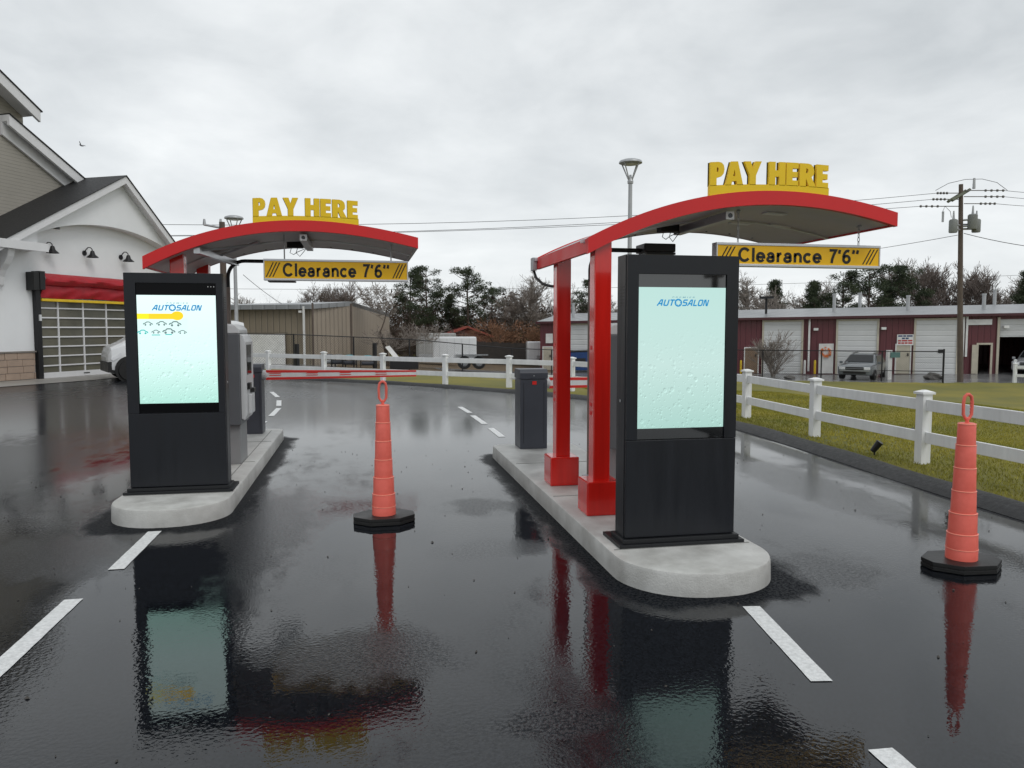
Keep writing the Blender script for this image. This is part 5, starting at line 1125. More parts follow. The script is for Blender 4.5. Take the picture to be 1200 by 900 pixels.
# ------------------------------------------------------------------ left-centre: tan metal building
TA = atD(262, 434, 37.5); TB = atD(367, 434, 37); TCn = atD(413, 434, 39.5); TD = atD(457, 432, 47)
tan = thing('tan_building', 'tan corrugated metal warehouse with a white garage door behind the lot', 'building', (TA+TB)/2)
def wallq(A, B, z0, zA, zB, m, nm, dep=None):
    m_ = MB(); A = np.array(A); B = np.array(B); d = (B-A)[:2]; L = np.hypot(*d); n = np.array([-d[1], d[0]])/L*.15
    q = [(A[0], A[1]), (B[0], B[1]), (B[0]+n[0], B[1]+n[1]), (A[0]+n[0], A[1]+n[1])]; zs = [zA, zB, zB, zA]
    m_.add([(x, y, z0) for x, y in q]+[(x, y, z) for (x, y), z in zip(q, zs)], [(0, 3, 2, 1), (4, 5, 6, 7), (0, 1, 5, 4), (1, 2, 6, 5), (2, 3, 7, 6), (3, 0, 4, 7)])
    return build(m_, nm, m, tan, uv=True)
zt = lambda x, y, D: float(atD(x, y, D)[2])
TA0 = atD(170, 434, 38)
wallq(TA0, TB, -1, zt(262, 359, 37.5), zt(367, 357.5, 37), M['tan'], 'wall')
wallq(TB, TCn, -1, zt(367, 357.5, 37), zt(413, 354.5, 39.5), M['tan_lit'], 'side_wall')
wallq(TCn, TD, -1.2, zt(413, 354.5, 39.5), zt(457, 368, 47), M['tan_lit'], 'end_wall')
TE = TA0+(TD-TCn)*1.2; TF_ = TD
m_ = MB(); zr = zt(413, 354, 39.5)
A0 = TA0.copy(); A0[2] = zt(262, 358.6, 37.5); B1 = TB.copy(); B1[2] = zt(367, 357, 37); C1 = TCn.copy(); C1[2] = zt(413, 353.6, 39.5); D1 = TD.copy(); D1[2] = zt(457, 367.5, 47); E1 = D1+(TA0-TB)*1.1; E1[2] = D1[2]+.2
for P in (A0, B1): P[:2] -= np.array([.02, .35])
th = np.array([0, 0, .22])
U = [A0, B1, C1, D1, E1]; m_.add([tuple(p) for p in U]+[tuple(p-th) for p in U], [(0, 1, 2, 4), (2, 3, 4), (5, 9, 7, 6), (7, 9, 8), (0, 5, 6, 1), (1, 6, 7, 2), (2, 7, 8, 3), (3, 8, 9, 4), (4, 9, 5, 0)]); build(m_, 'roof', M['sroof'], tan, uv=True)
def on_front(x, y, D=36.8): return atD(x, y, D)
def fbox(x0, x1, y0, y1, D, th_, m, nm, par=None):
    a = atD(x0, y1, D); b = atD(x1, y1, D); zt_ = float(atD((x0+x1)/2, y0, D)[2]); m_ = MB(); d = (b-a)[:2]; L = np.hypot(*d); n = np.array([d[1], -d[0]])/L*th_
    q = [(a[0], a[1]), (b[0], b[1]), (b[0]+n[0], b[1]+n[1]), (a[0]+n[0], a[1]+n[1])]
    z0_ = float(a[2]); m_.add([(x, y, z0_) for x, y in q]+[(x, y, zt_) for x, y in q], [(0, 3, 2, 1), (4, 5, 6, 7), (0, 1, 5, 4), (1, 2, 6, 5), (2, 3, 7, 6), (3, 0, 4, 7)]); return build(m_, nm, m, par or tan, uv=True)
dr = fbox(292, 335, 391, 434, 36.95, .05, M['signw'], 'garage_door'); fbox(290, 337, 389.5, 391, 36.9, .08, mat('tan_trim', (.14, .12, .09), .6), 'door_frame', dr)
fbox(356.2, 358.6, 359, 434, 36.75, .06, M['signw'], 'downspout')
fbox(351, 354.5, 364, 366.5, 36.7, .2, M['signw'], 'wall_light')
def thin_pole(x, y0, y1, D, r, label, mm, nm='fence_post', cat='pole', group=None):
    a = atD(x, y1, D); zt_ = float(atD(x, y0, D)[2]); z0_ = H1(a[0], a[1])-.1
    return tag(build(MB().tube([(a[0], a[1], z0_), (a[0], a[1], zt_)], r, 8), nm, mm, loc=(a[0], a[1], z0_)), label, cat, group)
thin_pole(367.6, 355, 435, 36.2, .045, 'thin rusty steel pole in front of the tan building corner', M['wood'], 'steel_pole')
thin_pole(412.5, 356, 435, 38.2, .05, 'thin dark pole at the far corner of the tan building', M['wood'], 'steel_pole')
thin_pole(348.5, 403, 440, 33.0, .10, 'stout black gate post before the tan building door', M['lamp'], 'gate_post')
thin_pole(439.5, 402, 440, 35.0, .10, 'stout black gate post right of the cyan machines', M['lamp'], 'gate_post')

# ------------------------------------------------------------------ chain link fences
def chain_fence(P, h, label, step=.11, mid=False, spacing=3.):
    P = [Vector(p) for p in P]; t = thing('chain_link_fence', label, 'fence', P[0], 'black chain link fences behind the grass')
    for i in range(len(P)-1):
        a, b = P[i], P[i+1]; L = (b-a).length; k = max(1, round(L/spacing))
        for j in range(k+(1 if i == len(P)-2 else 0)):
            q = a.lerp(b, j/k); last = (i == len(P)-2 and j == k); m_ = MB(); m_.tube([q-Vector((0, 0, .2)), q+Vector((0, 0, h+(.12 if last else .02)))], .045 if last else .033, 8); build(m_, 'post', M['lamp'], t, smooth=True)
        m_ = MB(); m_.tube([a+Vector((0, 0, h)), b+Vector((0, 0, h))], .024, 6); 
        if mid and i == len(P)-2: c_ = b.lerp(a, min(1, 6/L)); m_.tube([b+Vector((0, 0, h*.36)), c_+Vector((0, 0, h*.36))], .02, 6)
        build(m_, 'top_rail', M['lamp'], t)
        m_ = MB(); n = int(L/step); d = (b-a)/L
        for j in range(-int(h/step), n):
            for sg in (1, -1):
                s0 = j*step; s1 = s0+h; lo, hi = 0., h
                u0_, u1_ = max(0, s0), min(L, s1)
                if u1_ <= u0_: continue
                z0_, z1_ = (u0_-s0), (u1_-s0)
                if sg < 0: z0_, z1_ = h-z0_, h-z1_
                p0 = a+d*u0_+Vector((0, 0, z0_)); p1 = a+d*u1_+Vector((0, 0, z1_)); w_ = Vector((0, 0, .0035))
                m_.add([p0-w_, p1-w_, p1+w_, p0+w_], [(0, 1, 2, 3)])
        build(m_, 'mesh', M['wire'], t, fix=False)
    return t
def gpt(x, y, D): p = atD(x, y, D); return (float(p[0]), float(p[1]), H1(p[0], p[1]))
pa = gpt(828, 443, 41.5); pb = gpt(962, 443, 39.5); pc = gpt(1033, 443, 38.3); pd = gpt(1105, 443, 36.8)
chain_fence([gpt(745, 443, 43), pa, pb, pc, pd], 1.50, 'black chain link fence ending beside the boulder before the maroon building', mid=True, spacing=3.1)
chain_fence([gpt(250, 440, 33), gpt(345, 440, 33.5), gpt(480, 440, 36), gpt(600, 440, 38.5), gpt(690, 440, 41)], 1.42, 'black chain link fence behind the far run of the white fence', spacing=2.9)

# ------------------------------------------------------------------ trailers, dumpster, stored stuff
def trailer(p, ang, L, W_, H_, label, m, wheels_n=2, cat='trailer'):
    g0 = Vector(p); Rz = Matrix.Rotation(ang, 4, 'Z'); T = lambda q: g0+(Rz @ Vector(q))
    t = thing('cargo_trailer', label, cat, g0, 'white enclosed trailers behind the chain link fence')
    m_ = MB(); m_.box((0, -W_/2, .38), (L, W_/2, .38+H_), T); bd = build(m_, 'box_body', m, t, bevel=.09)
    m_ = MB(); m_.box((.05, -W_/2-.012, .40), (L-.05, -W_/2-.002, .62), T)
    for k in range(1, 6): m_.box((L*k/6-.01, -W_/2-.006, .62), (L*k/6+.01, -W_/2-.002, .30+H_), T)
    build(m_, 'side_trim', M['alu'], bd)
    m_ = MB(); m_.tube([(0, -.5, .42), (-1.1, 0, .42), (0, .5, .42)], .05, 6, T=T); m_.box((-1.05, -.05, 0), (-.95, .05, .45), T); build(m_, 'tow_hitch', M['lamp'], t)
    for k in range(wheels_n):
        for sg in (-1, 1):
            x = L*.72+k*.78
            m_ = MB(); m_.lathe([(.2, -.1), (.34, -.1), (.36, 0), (.34, .1), (.2, .1)], (0, 0, 0), 20, T=lambda q: T((x+q[0], sg*(W_/2-.02)+q[2], .36+q[1]))); wl = build(m_, 'wheel', M['tyre'], t, smooth=True)
            m_ = MB(); m_.lathe([(.2, 0), (.12, .02)], (0, 0, 0), 14, T=lambda q: T((x+q[0], sg*(W_/2+.085)+sg*q[2], .36+q[1]))); build(m_, 'rim', M['rim'], wl)
    m_ = MB(); m_.box((L*.72-.45, -W_/2-.17, .74), (L*.72+.78*wheels_n-.3, -W_/2-.02, .80), T); build(m_, 'mudguard', M['rim'], t)
    return t
p = gpt(507, 440, 41.5); trailer(p, R(-6), 2.35, 1.5, 1.35, 'white enclosed cargo trailer with twin wheels, left of the wooden fence', M['vanw'])
p = gpt(489, 436, 49); trailer(p, R(0), 2.4, 1.8, 1.55, 'pale ribbed box trailer standing behind the white cargo trailer', mat('pale_box', (.33, .33, .32), .6), 1)
p = gpt(617, 433, 52); trailer(p, R(-8), 1.5, 1.4, 1.35, 'small white trailer just left of the maroon building corner', M['vanw'], 1)
# blue dumpster
p = gpt(668, 437, 46); t = thing('dumpster', 'blue steel dumpster seen between the two red posts', 'dumpster', p); g0 = Vector(p)
T = lambda q: g0+Vector(q)
m_ = MB(); m_.prism([(-.1, .12), (1.9, .12), (2.1, 1.05), (1.9, 1.25), (-.2, 1.2)], 0, 1.4, 'y', T); build(m_, 'container', M['blue'], t, bevel=.03)
m_ = MB(); m_.prism([(-.22, 1.21), (1.92, 1.27), (1.92, 1.32), (-.22, 1.26)], -.03, 1.43, 'y', T); build(m_, 'lid', M['lamp'], t)
m_ = MB(); m_.box((.25, -.06, .5), (.95, -.001, .85), T); build(m_, 'side_pocket', M['lamp'], t)
# red-roofed shed and wood fence
p = gpt(520, 433, 58); g0 = Vector(p); t = thing('shed', 'low shed with a red gabled roof behind the trailers', 'shed', g0); T = lambda q: g0+Vector(q)
m_ = MB(); m_.prism([(0, 0), (3.6, 0), (3.6, 1.7), (1.8, 2.35), (0, 1.7)], 0, 3.5, 'y', T); build(m_, 'walls', mat('shed_wall', (.22, .08, .06), .8), t)
m_ = MB(); m_.prism([(-.25, 1.64), (1.8, 2.42), (1.8, 2.56), (-.25, 1.78)], -.3, 3.8, 'y', T); m_.prism([(1.8, 2.42), (3.85, 1.64), (3.85, 1.78), (1.8, 2.56)], -.3, 3.8, 'y', T); build(m_, 'roof', M['roofred'], t)
p0, p1 = Vector(gpt(548, 433, 54)), Vector(gpt(634, 433, 54)); t = thing('wooden_fence', 'dark weathered board fence in front of the brown trees', 'fence', p0)
m_ = MB(); n = 70
for k in range(n):
    a = p0.lerp(p1, k/n); b = p0.lerp(p1, (k+.93)/n); h = 1.55+random.uniform(-.05, .05)
    m_.add([a, b, b+Vector((0, .03, 0)), a+Vector((0, .03, 0)), a+Vector((0, 0, h)), b+Vector((0, 0, h)), b+Vector((0, .03, h)), a+Vector((0, .03, h))], [(0, 3, 2, 1), (4, 5, 6, 7), (0, 1, 5, 4), (1, 2, 6, 5), (2, 3, 7, 6), (3, 0, 4, 7)])
build(m_, 'boards', M['plank'], t)
m_ = MB(); m_.tube([p0+Vector((0, .06, .4)), p1+Vector((0, .06, .4))], .04, 5); m_.tube([p0+Vector((0, .06, 1.2)), p1+Vector((0, .06, 1.2))], .04, 5); build(m_, 'rails', M['plank'], t)
# machines with cyan shrouds in front of the tan building
for k, (x, D, lb) in enumerate(((385, 35.4, 'small grey machine frame, leftmost before the tan building'), (397, 35.2, 'grey machine with a pale cover between white fence posts'), (410, 35.0, 'machine with a cyan shroud behind the chain link fence, left one'), (431, 35.0, 'machine with a cyan shroud behind the chain link fence, right one'))):
    p = gpt(x, 440, D); g0 = Vector(p); T = lambda q: g0+Vector((q[0]*1.1, q[1], q[2]*.52))
    t = thing('pump_unit', lb, 'machine', g0, 'small machines stored before the tan building')
    m_ = MB()
    for xx in (-.28, .28):
        for yy in (-.2, .2): m_.box((xx-.02, yy-.02, 0), (xx+.02, yy+.02, .8), T)
    m_.box((-.30, -.22, .78), (.30, .22, .82), T); m_.box((-.30, -.22, .25), (.30, .22, .29), T); build(m_, 'frame', M['lamp'], t)
    m_ = MB(); m_.box((-.25, -.20, .30), (.25, .20, .60), T); build(m_, 'tank', M['gate'] if k else M['steel'], t, bevel=.05)
    m_ = MB(); m_.lathe([(.24, 0), (.26, .08), (.2, .22), (.08, .28)], (0, 0, 0), 14, T=lambda q: T((q[0], q[1]*.8, q[2]+.83))); build(m_, 'shroud', M['cyan'] if k > 1 else M['paygrey' if k == 0 else 'paylight'], t, smooth=True)
p = gpt(462, 440, 35.5); g0 = Vector(p); T = lambda q: g0+Vector(q)
t = thing('scrap_bin', 'dark low bin with a leaning white panel by the bare tree trunk', 'bin', g0)
m_ = MB(); m_.box((-.2, -.3, 0), (1.1, .3, .5), T); build(m_, 'container', M['lamp'], t, bevel=.02)
m_ = MB(); m_.add([(-.40, 0, 1.02), (-.2, 0, 1.08), (.25, -.25, .52), (.0, -.25, .50), (-.40, .03, 1.02), (-.2, .03, 1.08), (.25, -.22, .52), (.0, -.22, .50)], [(0, 3, 2, 1), (4, 5, 6, 7), (0, 1, 5, 4), (1, 2, 6, 5), (2, 3, 7, 6), (3, 0, 4, 7)], T); build(m_, 'leaning_panel', M['signw'], t)

# ------------------------------------------------------------------ lot lamps and utility poles
def lot_lamp(x, ytop, D, label):
    a = atD(x, ytop, D); X0, Y0, zt_ = float(a[0]), float(a[1]), float(a[2]); z0_ = 0 if edge_d(np.array([X0]), np.array([Y0]))[0] < 0 else H1(X0, Y0)
    t = thing('lot_lamp', label, 'street lamp', (X0, Y0, z0_), 'post-top lot lamps with disc heads')
    m_ = MB(); m_.tube([(X0, Y0, z0_), (X0, Y0, zt_-.62)], [.075, .055], 14); build(m_, 'pole', M['steel'], t, smooth=True)
    m_ = MB(); m_.lathe([(.22, 0), (.22, .5), (.20, .52)], (X0, Y0, z0_-.02), 18); build(m_, 'pole_base', M['conc'], t)
    m_ = MB(); m_.lathe([(.08, -.66), (.085, -.60), (.06, -.52)], (X0, Y0, zt_), 14)
    for k in range(4): a_ = R(35+90*k); m_.tube([(X0+.05*math.cos(a_), Y0+.05*math.sin(a_), zt_-.58), (X0+.29*math.cos(a_), Y0+.29*math.sin(a_), zt_-.10)], .018, 6)
    m_.tube([(X0, Y0, zt_-.55), (X0, Y0, zt_-.42)], [.05, .03], 10); build(m_, 'arms', M['steel'], t)
    m_ = MB(); m_.lathe([(.02, .02), (.18, .005), (.30, -.035), (.325, -.07), (.325, -.10), (.26, -.125), (.05, -.13)], (X0, Y0, zt_), 28); build(m_, 'lamp_head', M['steel'], t, smooth=True)
    m_ = MB(); m_.lathe([(.20, -.131), (.20, -.14)], (X0, Y0, zt_), 20); build(m_, 'lens', M['signw'], t)
lot_lamp(739, 187, 21.5, 'tall lot lamp rising behind the right canopy and nearer kiosk')
lot_lamp(274, 253, 27, 'lot lamp rising behind the left canopy beside the gooseneck mast')
def catenary(a, b, sag, n=14):
    a = Vector(a); b = Vector(b); return [a.lerp(b, i/n)-Vector((0, 0, sag*4*(i/n)*(1-i/n))) for i in range(n+1)]
p = atD(1125.5, 443, 37); PX, PY = float(p[0]), float(p[1]); pz0 = H1(PX, PY); pz1 = float(atD(1125.5, 219, 37)[2])
up_ = thing('utility_pole', 'weathered wooden utility pole with transformers at the right of the lawn', 'utility pole', (PX, PY, pz0))
rt3 = Vector(RT); fw2 = Vector((FW[0], FW[1], 0)).normalized()
arm_d = (rt3*.72-fw2*.70).normalized()            # cross-arms seen foreshortened
def PP_(x, z, d=None): return Vector((PX, PY, 0))+rt3*(x-.36*(z-pz0)/(pz1-pz0))+Vector((0, 0, z))
sc_ = 37/901
zz_ = lambda y: float(atD(1125.5, y, 37)[2])
m_ = MB(); m_.tube([PP_(0, pz0-.2), PP_(-.02, pz0+4), PP_(0, pz1)], [.14, .12, .095], 12); build(m_, 'pole', M['wood'], up_, smooth=True)
m_ = MB()
for dep in (-.17, .17):
    m_.tube([PP_(-.80, zz_(240))-fw2*(.5+dep), PP_(.62, zz_(223.5))+fw2*(.5-dep)], .075, 4)
build(m_, 'cross_arm', mat('green_wood', (.11, .12, .085), .8), up_)
m_ = MB()
ends = []
for y, xl, xr in ((226, -1.1, 2.0), (233, -1.3, 2.0), (241, -1.9, 1.6)):
    for sg, xe in ((-1, xl), (1, xr)):
        x0_ = -.12 if sg < 0 else .15
        P0_ = PP_(x0_, zz_(y+3*(sg < 0))); P1_ = PP_(xe, zz_(y+ (3 if sg < 0 else 0)))
        m_.tube([P0_, P1_], .022, 6)
        for k in range(4): q = P0_.lerp(P1_, .55+.15*k); m_.tube([q-rt3*.03, q+rt3*.03], .06, 8)
        ends.append((sg, y, P1_))
build(m_, 'insulator', mat('porcelain', (.12, .115, .11), .35), up_)
for dx_, y0_, y1_, r_ in ((-.50, 275, 260, .19), (.40, 271, 254, .21), (.70, 274, 259, .19)):
    m_ = MB(); q = PP_(dx_, 0)-fw2*(.05 if dx_ > .5 else .25); q = PP_(dx_, zz_(266))-fw2*(.05 if dx_ > .5 else .25); m_.lathe([(r_*.9, zz_(y0_)), (r_, zz_(y0_)+.05), (r_, zz_(y1_)-.05), (r_*.8, zz_(y1_)), (.05, zz_(y1_)+.03)], (q.x, q.y, 0), 16); tr = build(m_, 'transformer', mat('transformer_grey', (.20, .21, .20), .5), up_, smooth=True)
    m_ = MB(); m_.tube([PP_(0, zz_(y1_+6)), (q.x, q.y, zz_(y1_+6))], .05, 6); m_.tube([PP_(0, zz_(y0_-4)), (q.x, q.y, zz_(y0_-4))], .05, 6); build(m_, 'bracket', M['steel'], tr)
    m_ = MB(); m_.tube([(q.x, q.y, zz_(y1_)), (q.x, q.y, zz_(y1_)+.4)], [.06, .03], 8); build(m_, 'bushing', M['steel'], tr)
m_ = MB(); q = PP_(.62, zz_(218)); m_.tube([(q.x, q.y, zz_(224)), (q.x, q.y, zz_(212))], [.07, .05], 8)
q = PP_(-.85, zz_(255)); m_.tube([(q.x, q.y, zz_(262)), (q.x, q.y, zz_(250))], .05, 8); build(m_, 'arrester', M['steel'], up_)
m_ = MB(); m_.tube([PP_(-1.2, zz_(226)), PP_(-.6, zz_(218)), PP_(.2, zz_(213.5)), PP_(1, zz_(213)), PP_(1.7, zz_(217)), PP_(2.2, zz_(226))], .012, 5)
m_.tube([PP_(-.9, zz_(252)), PP_(-.75, zz_(244)), PP_(-.5, zz_(250)), PP_(-.45, zz_(257))], .012, 5); build(m_, 'jumper_wire', M['wire'], up_)
# distant pole behind the left canopy
p = atD(265, 443, 31); QX, QY = float(p[0]), float(p[1]); q1 = float(atD(265, 262, 31)[2])
u2 = thing('utility_pole', 'brown utility pole half hidden behind the left canopy, crossarm just above it', 'utility pole', (QX, QY, H1(QX, QY)))
m_ = MB(); m_.tube([(QX, QY, H1(QX, QY)-.3), (QX, QY, q1)], [.15, .11], 10); build(m_, 'pole', M['wood'], u2, smooth=True)
m_ = MB(); Q = lambda x, z: Vector((QX, QY, z))+rt3*x
m_.tube([Q(-.72, q1-.10), Q(.45, q1-.32)], .05, 6); build(m_, 'cross_arm', M['steel'], u2)
for x in (-.70, -.05): build(MB().tube([Q(x, q1-.12), Q(x, q1+.12)], [.07, .04], 8), 'insulator', M['steel'], u2)
# the pole across the road behind the viewer, mirrored in the cover glass of the right kiosk
def mirrored(x, y, Yb): d = ray(x, y); t0 = 4.97/d[1]; h = CC+d*t0; d = d*np.array([1, -1, 1]); t1 = (Yb-h[1])/d[1]; return h+d*t1
q0 = mirrored(838, 321, -16); q1_ = mirrored(825.6, 324, -16); q2_ = mirrored(848, 323, -16); bx0, by0 = float(q0[0]), float(q0[1])
u3 = thing('utility_pole', 'utility pole with one crossarm, seen mirrored in the glass above the right kiosk screen', 'utility pole', (bx0, by0, -.1))
m_ = MB(); m_.tube([(bx0, by0, -.4), (bx0, by0, float(q0[2]))], [.17, .11], 10); build(m_, 'pole', M['wood'], u3, smooth=True)
m_ = MB(); m_.tube([tuple(q1_), tuple(q2_)], .07, 4); build(m_, 'cross_arm', M['wood'], u3)
for f_ in (0, .25, .75, 1):
    p = q1_+(q2_-q1_)*f_; m_ = MB(); m_.tube([tuple(p+np.array([0, 0, .05])), tuple(p+np.array([0, 0, .26]))], [.06, .04], 8); build(m_, 'insulator', M['steel'], u3)
# power lines: each wire a thing
PL = 'overhead wires crossing the lot'
def wire(P, r, label): return tag(build(MB().tube(P, r, 5), 'power_line', M['wire'], loc=P[0], smooth=True), label, 'power line', PL)
e_ = {(sg, y): p for sg, y, p in ends}
L1 = Vector(atD(190, 262, 60)); 
wire(catenary(atD(120, 262, 34), e_[(-1, 226)], .55), .011, 'highest thin wire running from the far left to the top of the wooden pole')
wire(catenary(atD(120, 276, 34), e_[(-1, 233)], .45), .011, 'second highest wire between the left canopy and the wooden pole')
wire(catenary(atD(120, 277, 36), e_[(-1, 241)], .35), .011, 'third wire meeting the wooden pole below its crossarm')
for y, yb in ((226, 226), (233, 233.5), (241, 241)): wire(catenary(e_[(1, y)], atD(1330, yb, 40), .15), .011, f'wire leaving the wooden pole to the right, {dict([(226, "topmost"), (233, "middle"), (241, "lowest")])[y]} of three')
wire(catenary(atD(860, 309, 60), PP_(-.15, zz_(277)), .25), .013, 'sagging cable from the right canopy to the pole just under the transformers')
wire(catenary(PP_(.15, zz_(275)), atD(1330, 293, 39), .35), .016, 'thick cable falling away right from below the transformers')
wire(catenary(atD(100, 352, 62), atD(1330, 350, 62), 1.0), .018, 'lowest dark cable crossing in front of the far trees')
wire(catenary(atD(100, 336, 66), atD(1330, 316, 66), .8), .014, 'thin wire crossing just under the treetops')
wire(catenary(atD(285, 322, 31), atD(330, 356, 36), .05), .011, 'short service wire dropping to the tan building roof')

# ------------------------------------------------------------------ trees
def branchy(seed, H_, lv=5, spread=.55, thick=.11, droop=0., base=.28, kids=(2, 4), shrink=.70, upright=.35, lim=5200, minr=.004):
    rd_ = random.Random(seed); tr, tw = MB(), MB(); cnt = [0]
    def grow(p, d, L, r, l):
        if cnt[0] > lim: return
        n = 3 if l > 1 else 4; P = [p.copy()]; q = p.copy(); dd = d.copy(); kids_at = []
        for i in range(n):
            dd = (dd+Vector((rd_.uniform(-1, 1), rd_.uniform(-1, 1), rd_.uniform(-.6, 1)))*.16+Vector((0, 0, upright*.12-droop*l*.03))).normalized()
            q = q+dd*L/n; P.append(q.copy()); kids_at.append((q.copy(), dd.copy()))
        rs = [max(minr, r*(1-.45*i/n)) for i in range(n+1)]; cnt[0] += 1
        (tr if l < 2 else tw).tube(P, rs, 6 if l < 2 else 3, cap=False)
        if l >= lv: return
        k = rd_.randint(*kids)+(1 if l == 0 else 0)
        for j in range(k):
            u = rd_.randint(1 if l else 2, n)-1; b, bd = kids_at[u]
            ax = Vector((rd_.uniform(-1, 1), rd_.uniform(-1, 1), rd_.uniform(-.2, .5))).normalized()
            nd_ = (bd*(1-spread*rd_.uniform(.6, 1.2))+ax*spread*1.2).normalized()
            grow(b, nd_, L*shrink*rd_.uniform(.75, 1.15), rs[u+1]*.62, l+1)
        grow(P[-1], dd, L*shrink, rs[-1]*.9, l+1)
    grow(Vector((0, 0, -.2)), Vector((rd_.uniform(-.05, .05), rd_.uniform(-.05, .05), 1)), H_*base, thick, 0)
    # normalise the height
    mz_ = max(v[2] for v in tw.v); k = H_/mz_
    tr.v = [(x*k, y*k, z*k) for x, y, z in tr.v]; tw.v = [(x*k, y*k, z*k) for x, y, z in tw.v]
    return tr, tw
def tri_cloud(cs, rads, n_each, size, up=0.):
    """many small faces spread through the volume of each clump"""
    out = []
    for c, r in zip(cs, rads):
        k = int(n_each*r*r); u = rng.normal(size=(k, 3)); u /= np.linalg.norm(u, axis=1)[:, None]; rr = rng.random(k)**.45
        P = np.array(c)+u*rr[:, None]*np.array([r, r, r*.55]); a = rng.normal(size=(k, 3)); a /= np.linalg.norm(a, axis=1)[:, None]; a[:, 2] += up
        b = rng.normal(size=(k, 3)); s = size*rng.uniform(.6, 1.4, k)[:, None]
        out.append(np.stack([P, P+a*s, P+a*s*.5+b*s*.28], 1).reshape(-1, 3))
    return np.concatenate(out)
def place_tree(kind, tr, cr, crm, x, ybase, ytop, D, label, group, trm=None, cat='tree'):
    pass
protos = {}
def bare_proto(key, seed, **kw):
    tr, tw = branchy(seed, 10., **kw); t = thing('bare_tree', '', 'tree', (0, 0, 0)); build(tr, 'trunk', M['bark'], t, fix=False, smooth=True); build(tw, 'crown', kw_m[key], t, fix=False); protos[key] = t; return t
kw_m = {'A': M['twig'], 'B': M['twigl'], 'C': M['twig'], 'D': M['twigl']}
bare_proto('A', 3, lv=6, spread=.55, lim=5200, minr=.0125); bare_proto('B', 11, lv=6, spread=.62, lim=5200, minr=.0125, base=.24); bare_proto('C', 23, lv=6, spread=.45, lim=5200, minr=.0125, upright=.6); bare_proto('D', 31, lv=6, spread=.7, lim=2300, minr=.010, base=.2)
def pine_proto(key, seed, dense, H_=10.):
    rd_ = random.Random(seed); tr = MB(); cs = []; rs = []
    tr.tube([(0, 0, -.3), (.1, .05, H_*.4), (0, .1, H_*.8), (.05, 0, H_*.98)], [.17, .13, .07, .02], 7)
    n = 15 if not dense else 22
    for k in range(n):
        z = H_*((.34 if not dense else .12)+(.62 if not dense else .84)*(k+rd_.random()*.8)/n); u = z/H_; reach = (H_*.27*(1-abs(u-.66)*1.3) if not dense else H_*.24*(1.08-u))*rd_.uniform(.55, 1.15)
        for j in range(rd_.randint(2, 3)):
            a = rd_.uniform(0, 6.28); e = Vector((math.cos(a)*reach, math.sin(a)*reach, z+reach*rd_.uniform(.05, .5))); tr.tube([(0, 0, z-.2), (e.x*.5, e.y*.5, z+.1), e], [.05, .035, .012], 4, cap=False)
            for q in range(3 if not dense else 4):
                f = rd_.uniform(.45, 1.08); cs.append((e.x*f+rd_.uniform(-.3, .3), e.y*f+rd_.uniform(-.3, .3), z+(e.z-z)*f+rd_.uniform(-.1, .35))); rs.append(rd_.uniform(.35, .78))
    cs.append((0, 0, H_*.97)); rs.append(.4)
    t = thing('pine_tree', '', 'tree', (0, 0, 0)); build(tr, 'trunk', M['bark'], t, fix=False, smooth=True)
    o = bpy.data.objects.new('crown', tri_mesh('crown', tri_cloud(cs, rs, 340, .17, .25), M['pine'])); col.objects.link(o); o.parent = t; protos[key] = t
pine_proto('P', 5, False); pine_proto('Q', 9, False); pine_proto('S', 14, True)
used = set()
def put(key, x, ytop, D, label, group, rz=None, ybase=None):
    a = atD(x, 430, D); X0, Y0 = float(a[0]), float(a[1]); z0_ = H1(X0, Y0); h = float(atD(x, ytop, D)[2])-z0_; k = h/10.; rz = random.uniform(0, 6.28) if rz is None else rz
    if key not in used:
        used.add(key); t = protos[key]; t.location = (X0, Y0, z0_); t.rotation_euler = (0, 0, rz); t.scale = (k,)*3; t['label'] = label; t['group'] = group
    else: t = dup(protos[key], (X0, Y0, z0_), rz, label, k, group)
    return t
GB = 'leafless trees behind the buildings'; GP = 'dark pines behind the buildings'
put('D', 455, 318, 40, 'spreading leafless tree at the right end of the tan building', GB, .4)
put('B', 617, 316, 62, 'rounded leafless tree left of the red posts', GB, 2.)
put('B', 652, 330, 66, 'leafless treetop just left of the far red post', GB, 4.)
put('P', 500, 313, 60, 'tall dark pine right of the left clearance sign', GP, .2)
put('Q', 549, 317, 60, 'dark pine with a forked flat top between the canopies', GP, 1.2)
put('S', 528, 345, 62, 'shorter dark pine between the two tall pines', GP)
put('P', 482, 322, 66, 'dark pine partly behind the left clearance sign end', GP, 3.)
put('Q', 576, 338, 64, 'low dark pine left of the rounded leafless tree', GP, 4.2)
for i, (x, yt, D, k) in enumerate(((322, 350, 60, 'C'), (352, 328, 62, 'A'), (378, 326, 60, 'C'), (402, 330, 64, 'A'), (300, 342, 64, 'B'))):
    put(k, x, yt, D, ['thin leafless treetop above the tan roof, first right of the lamp pole', 'dense leafless treetop above the middle of the tan roof', 'bushy leafless treetop right above the tan downspout', 'leafless treetop over the right corner of the tan building', 'pale leafless treetop beside the lot lamp pole'][i], GB)
put('P', 692, 330, 60, 'dark pine glimpsed between the two red posts', GP, 2.2)
put('C', 680, 345, 64, 'leafless tree glimpsed between the two red posts', GB)
put('B', 726, 335, 64, 'leafless tree glimpsed left of the nearer kiosk', GB)
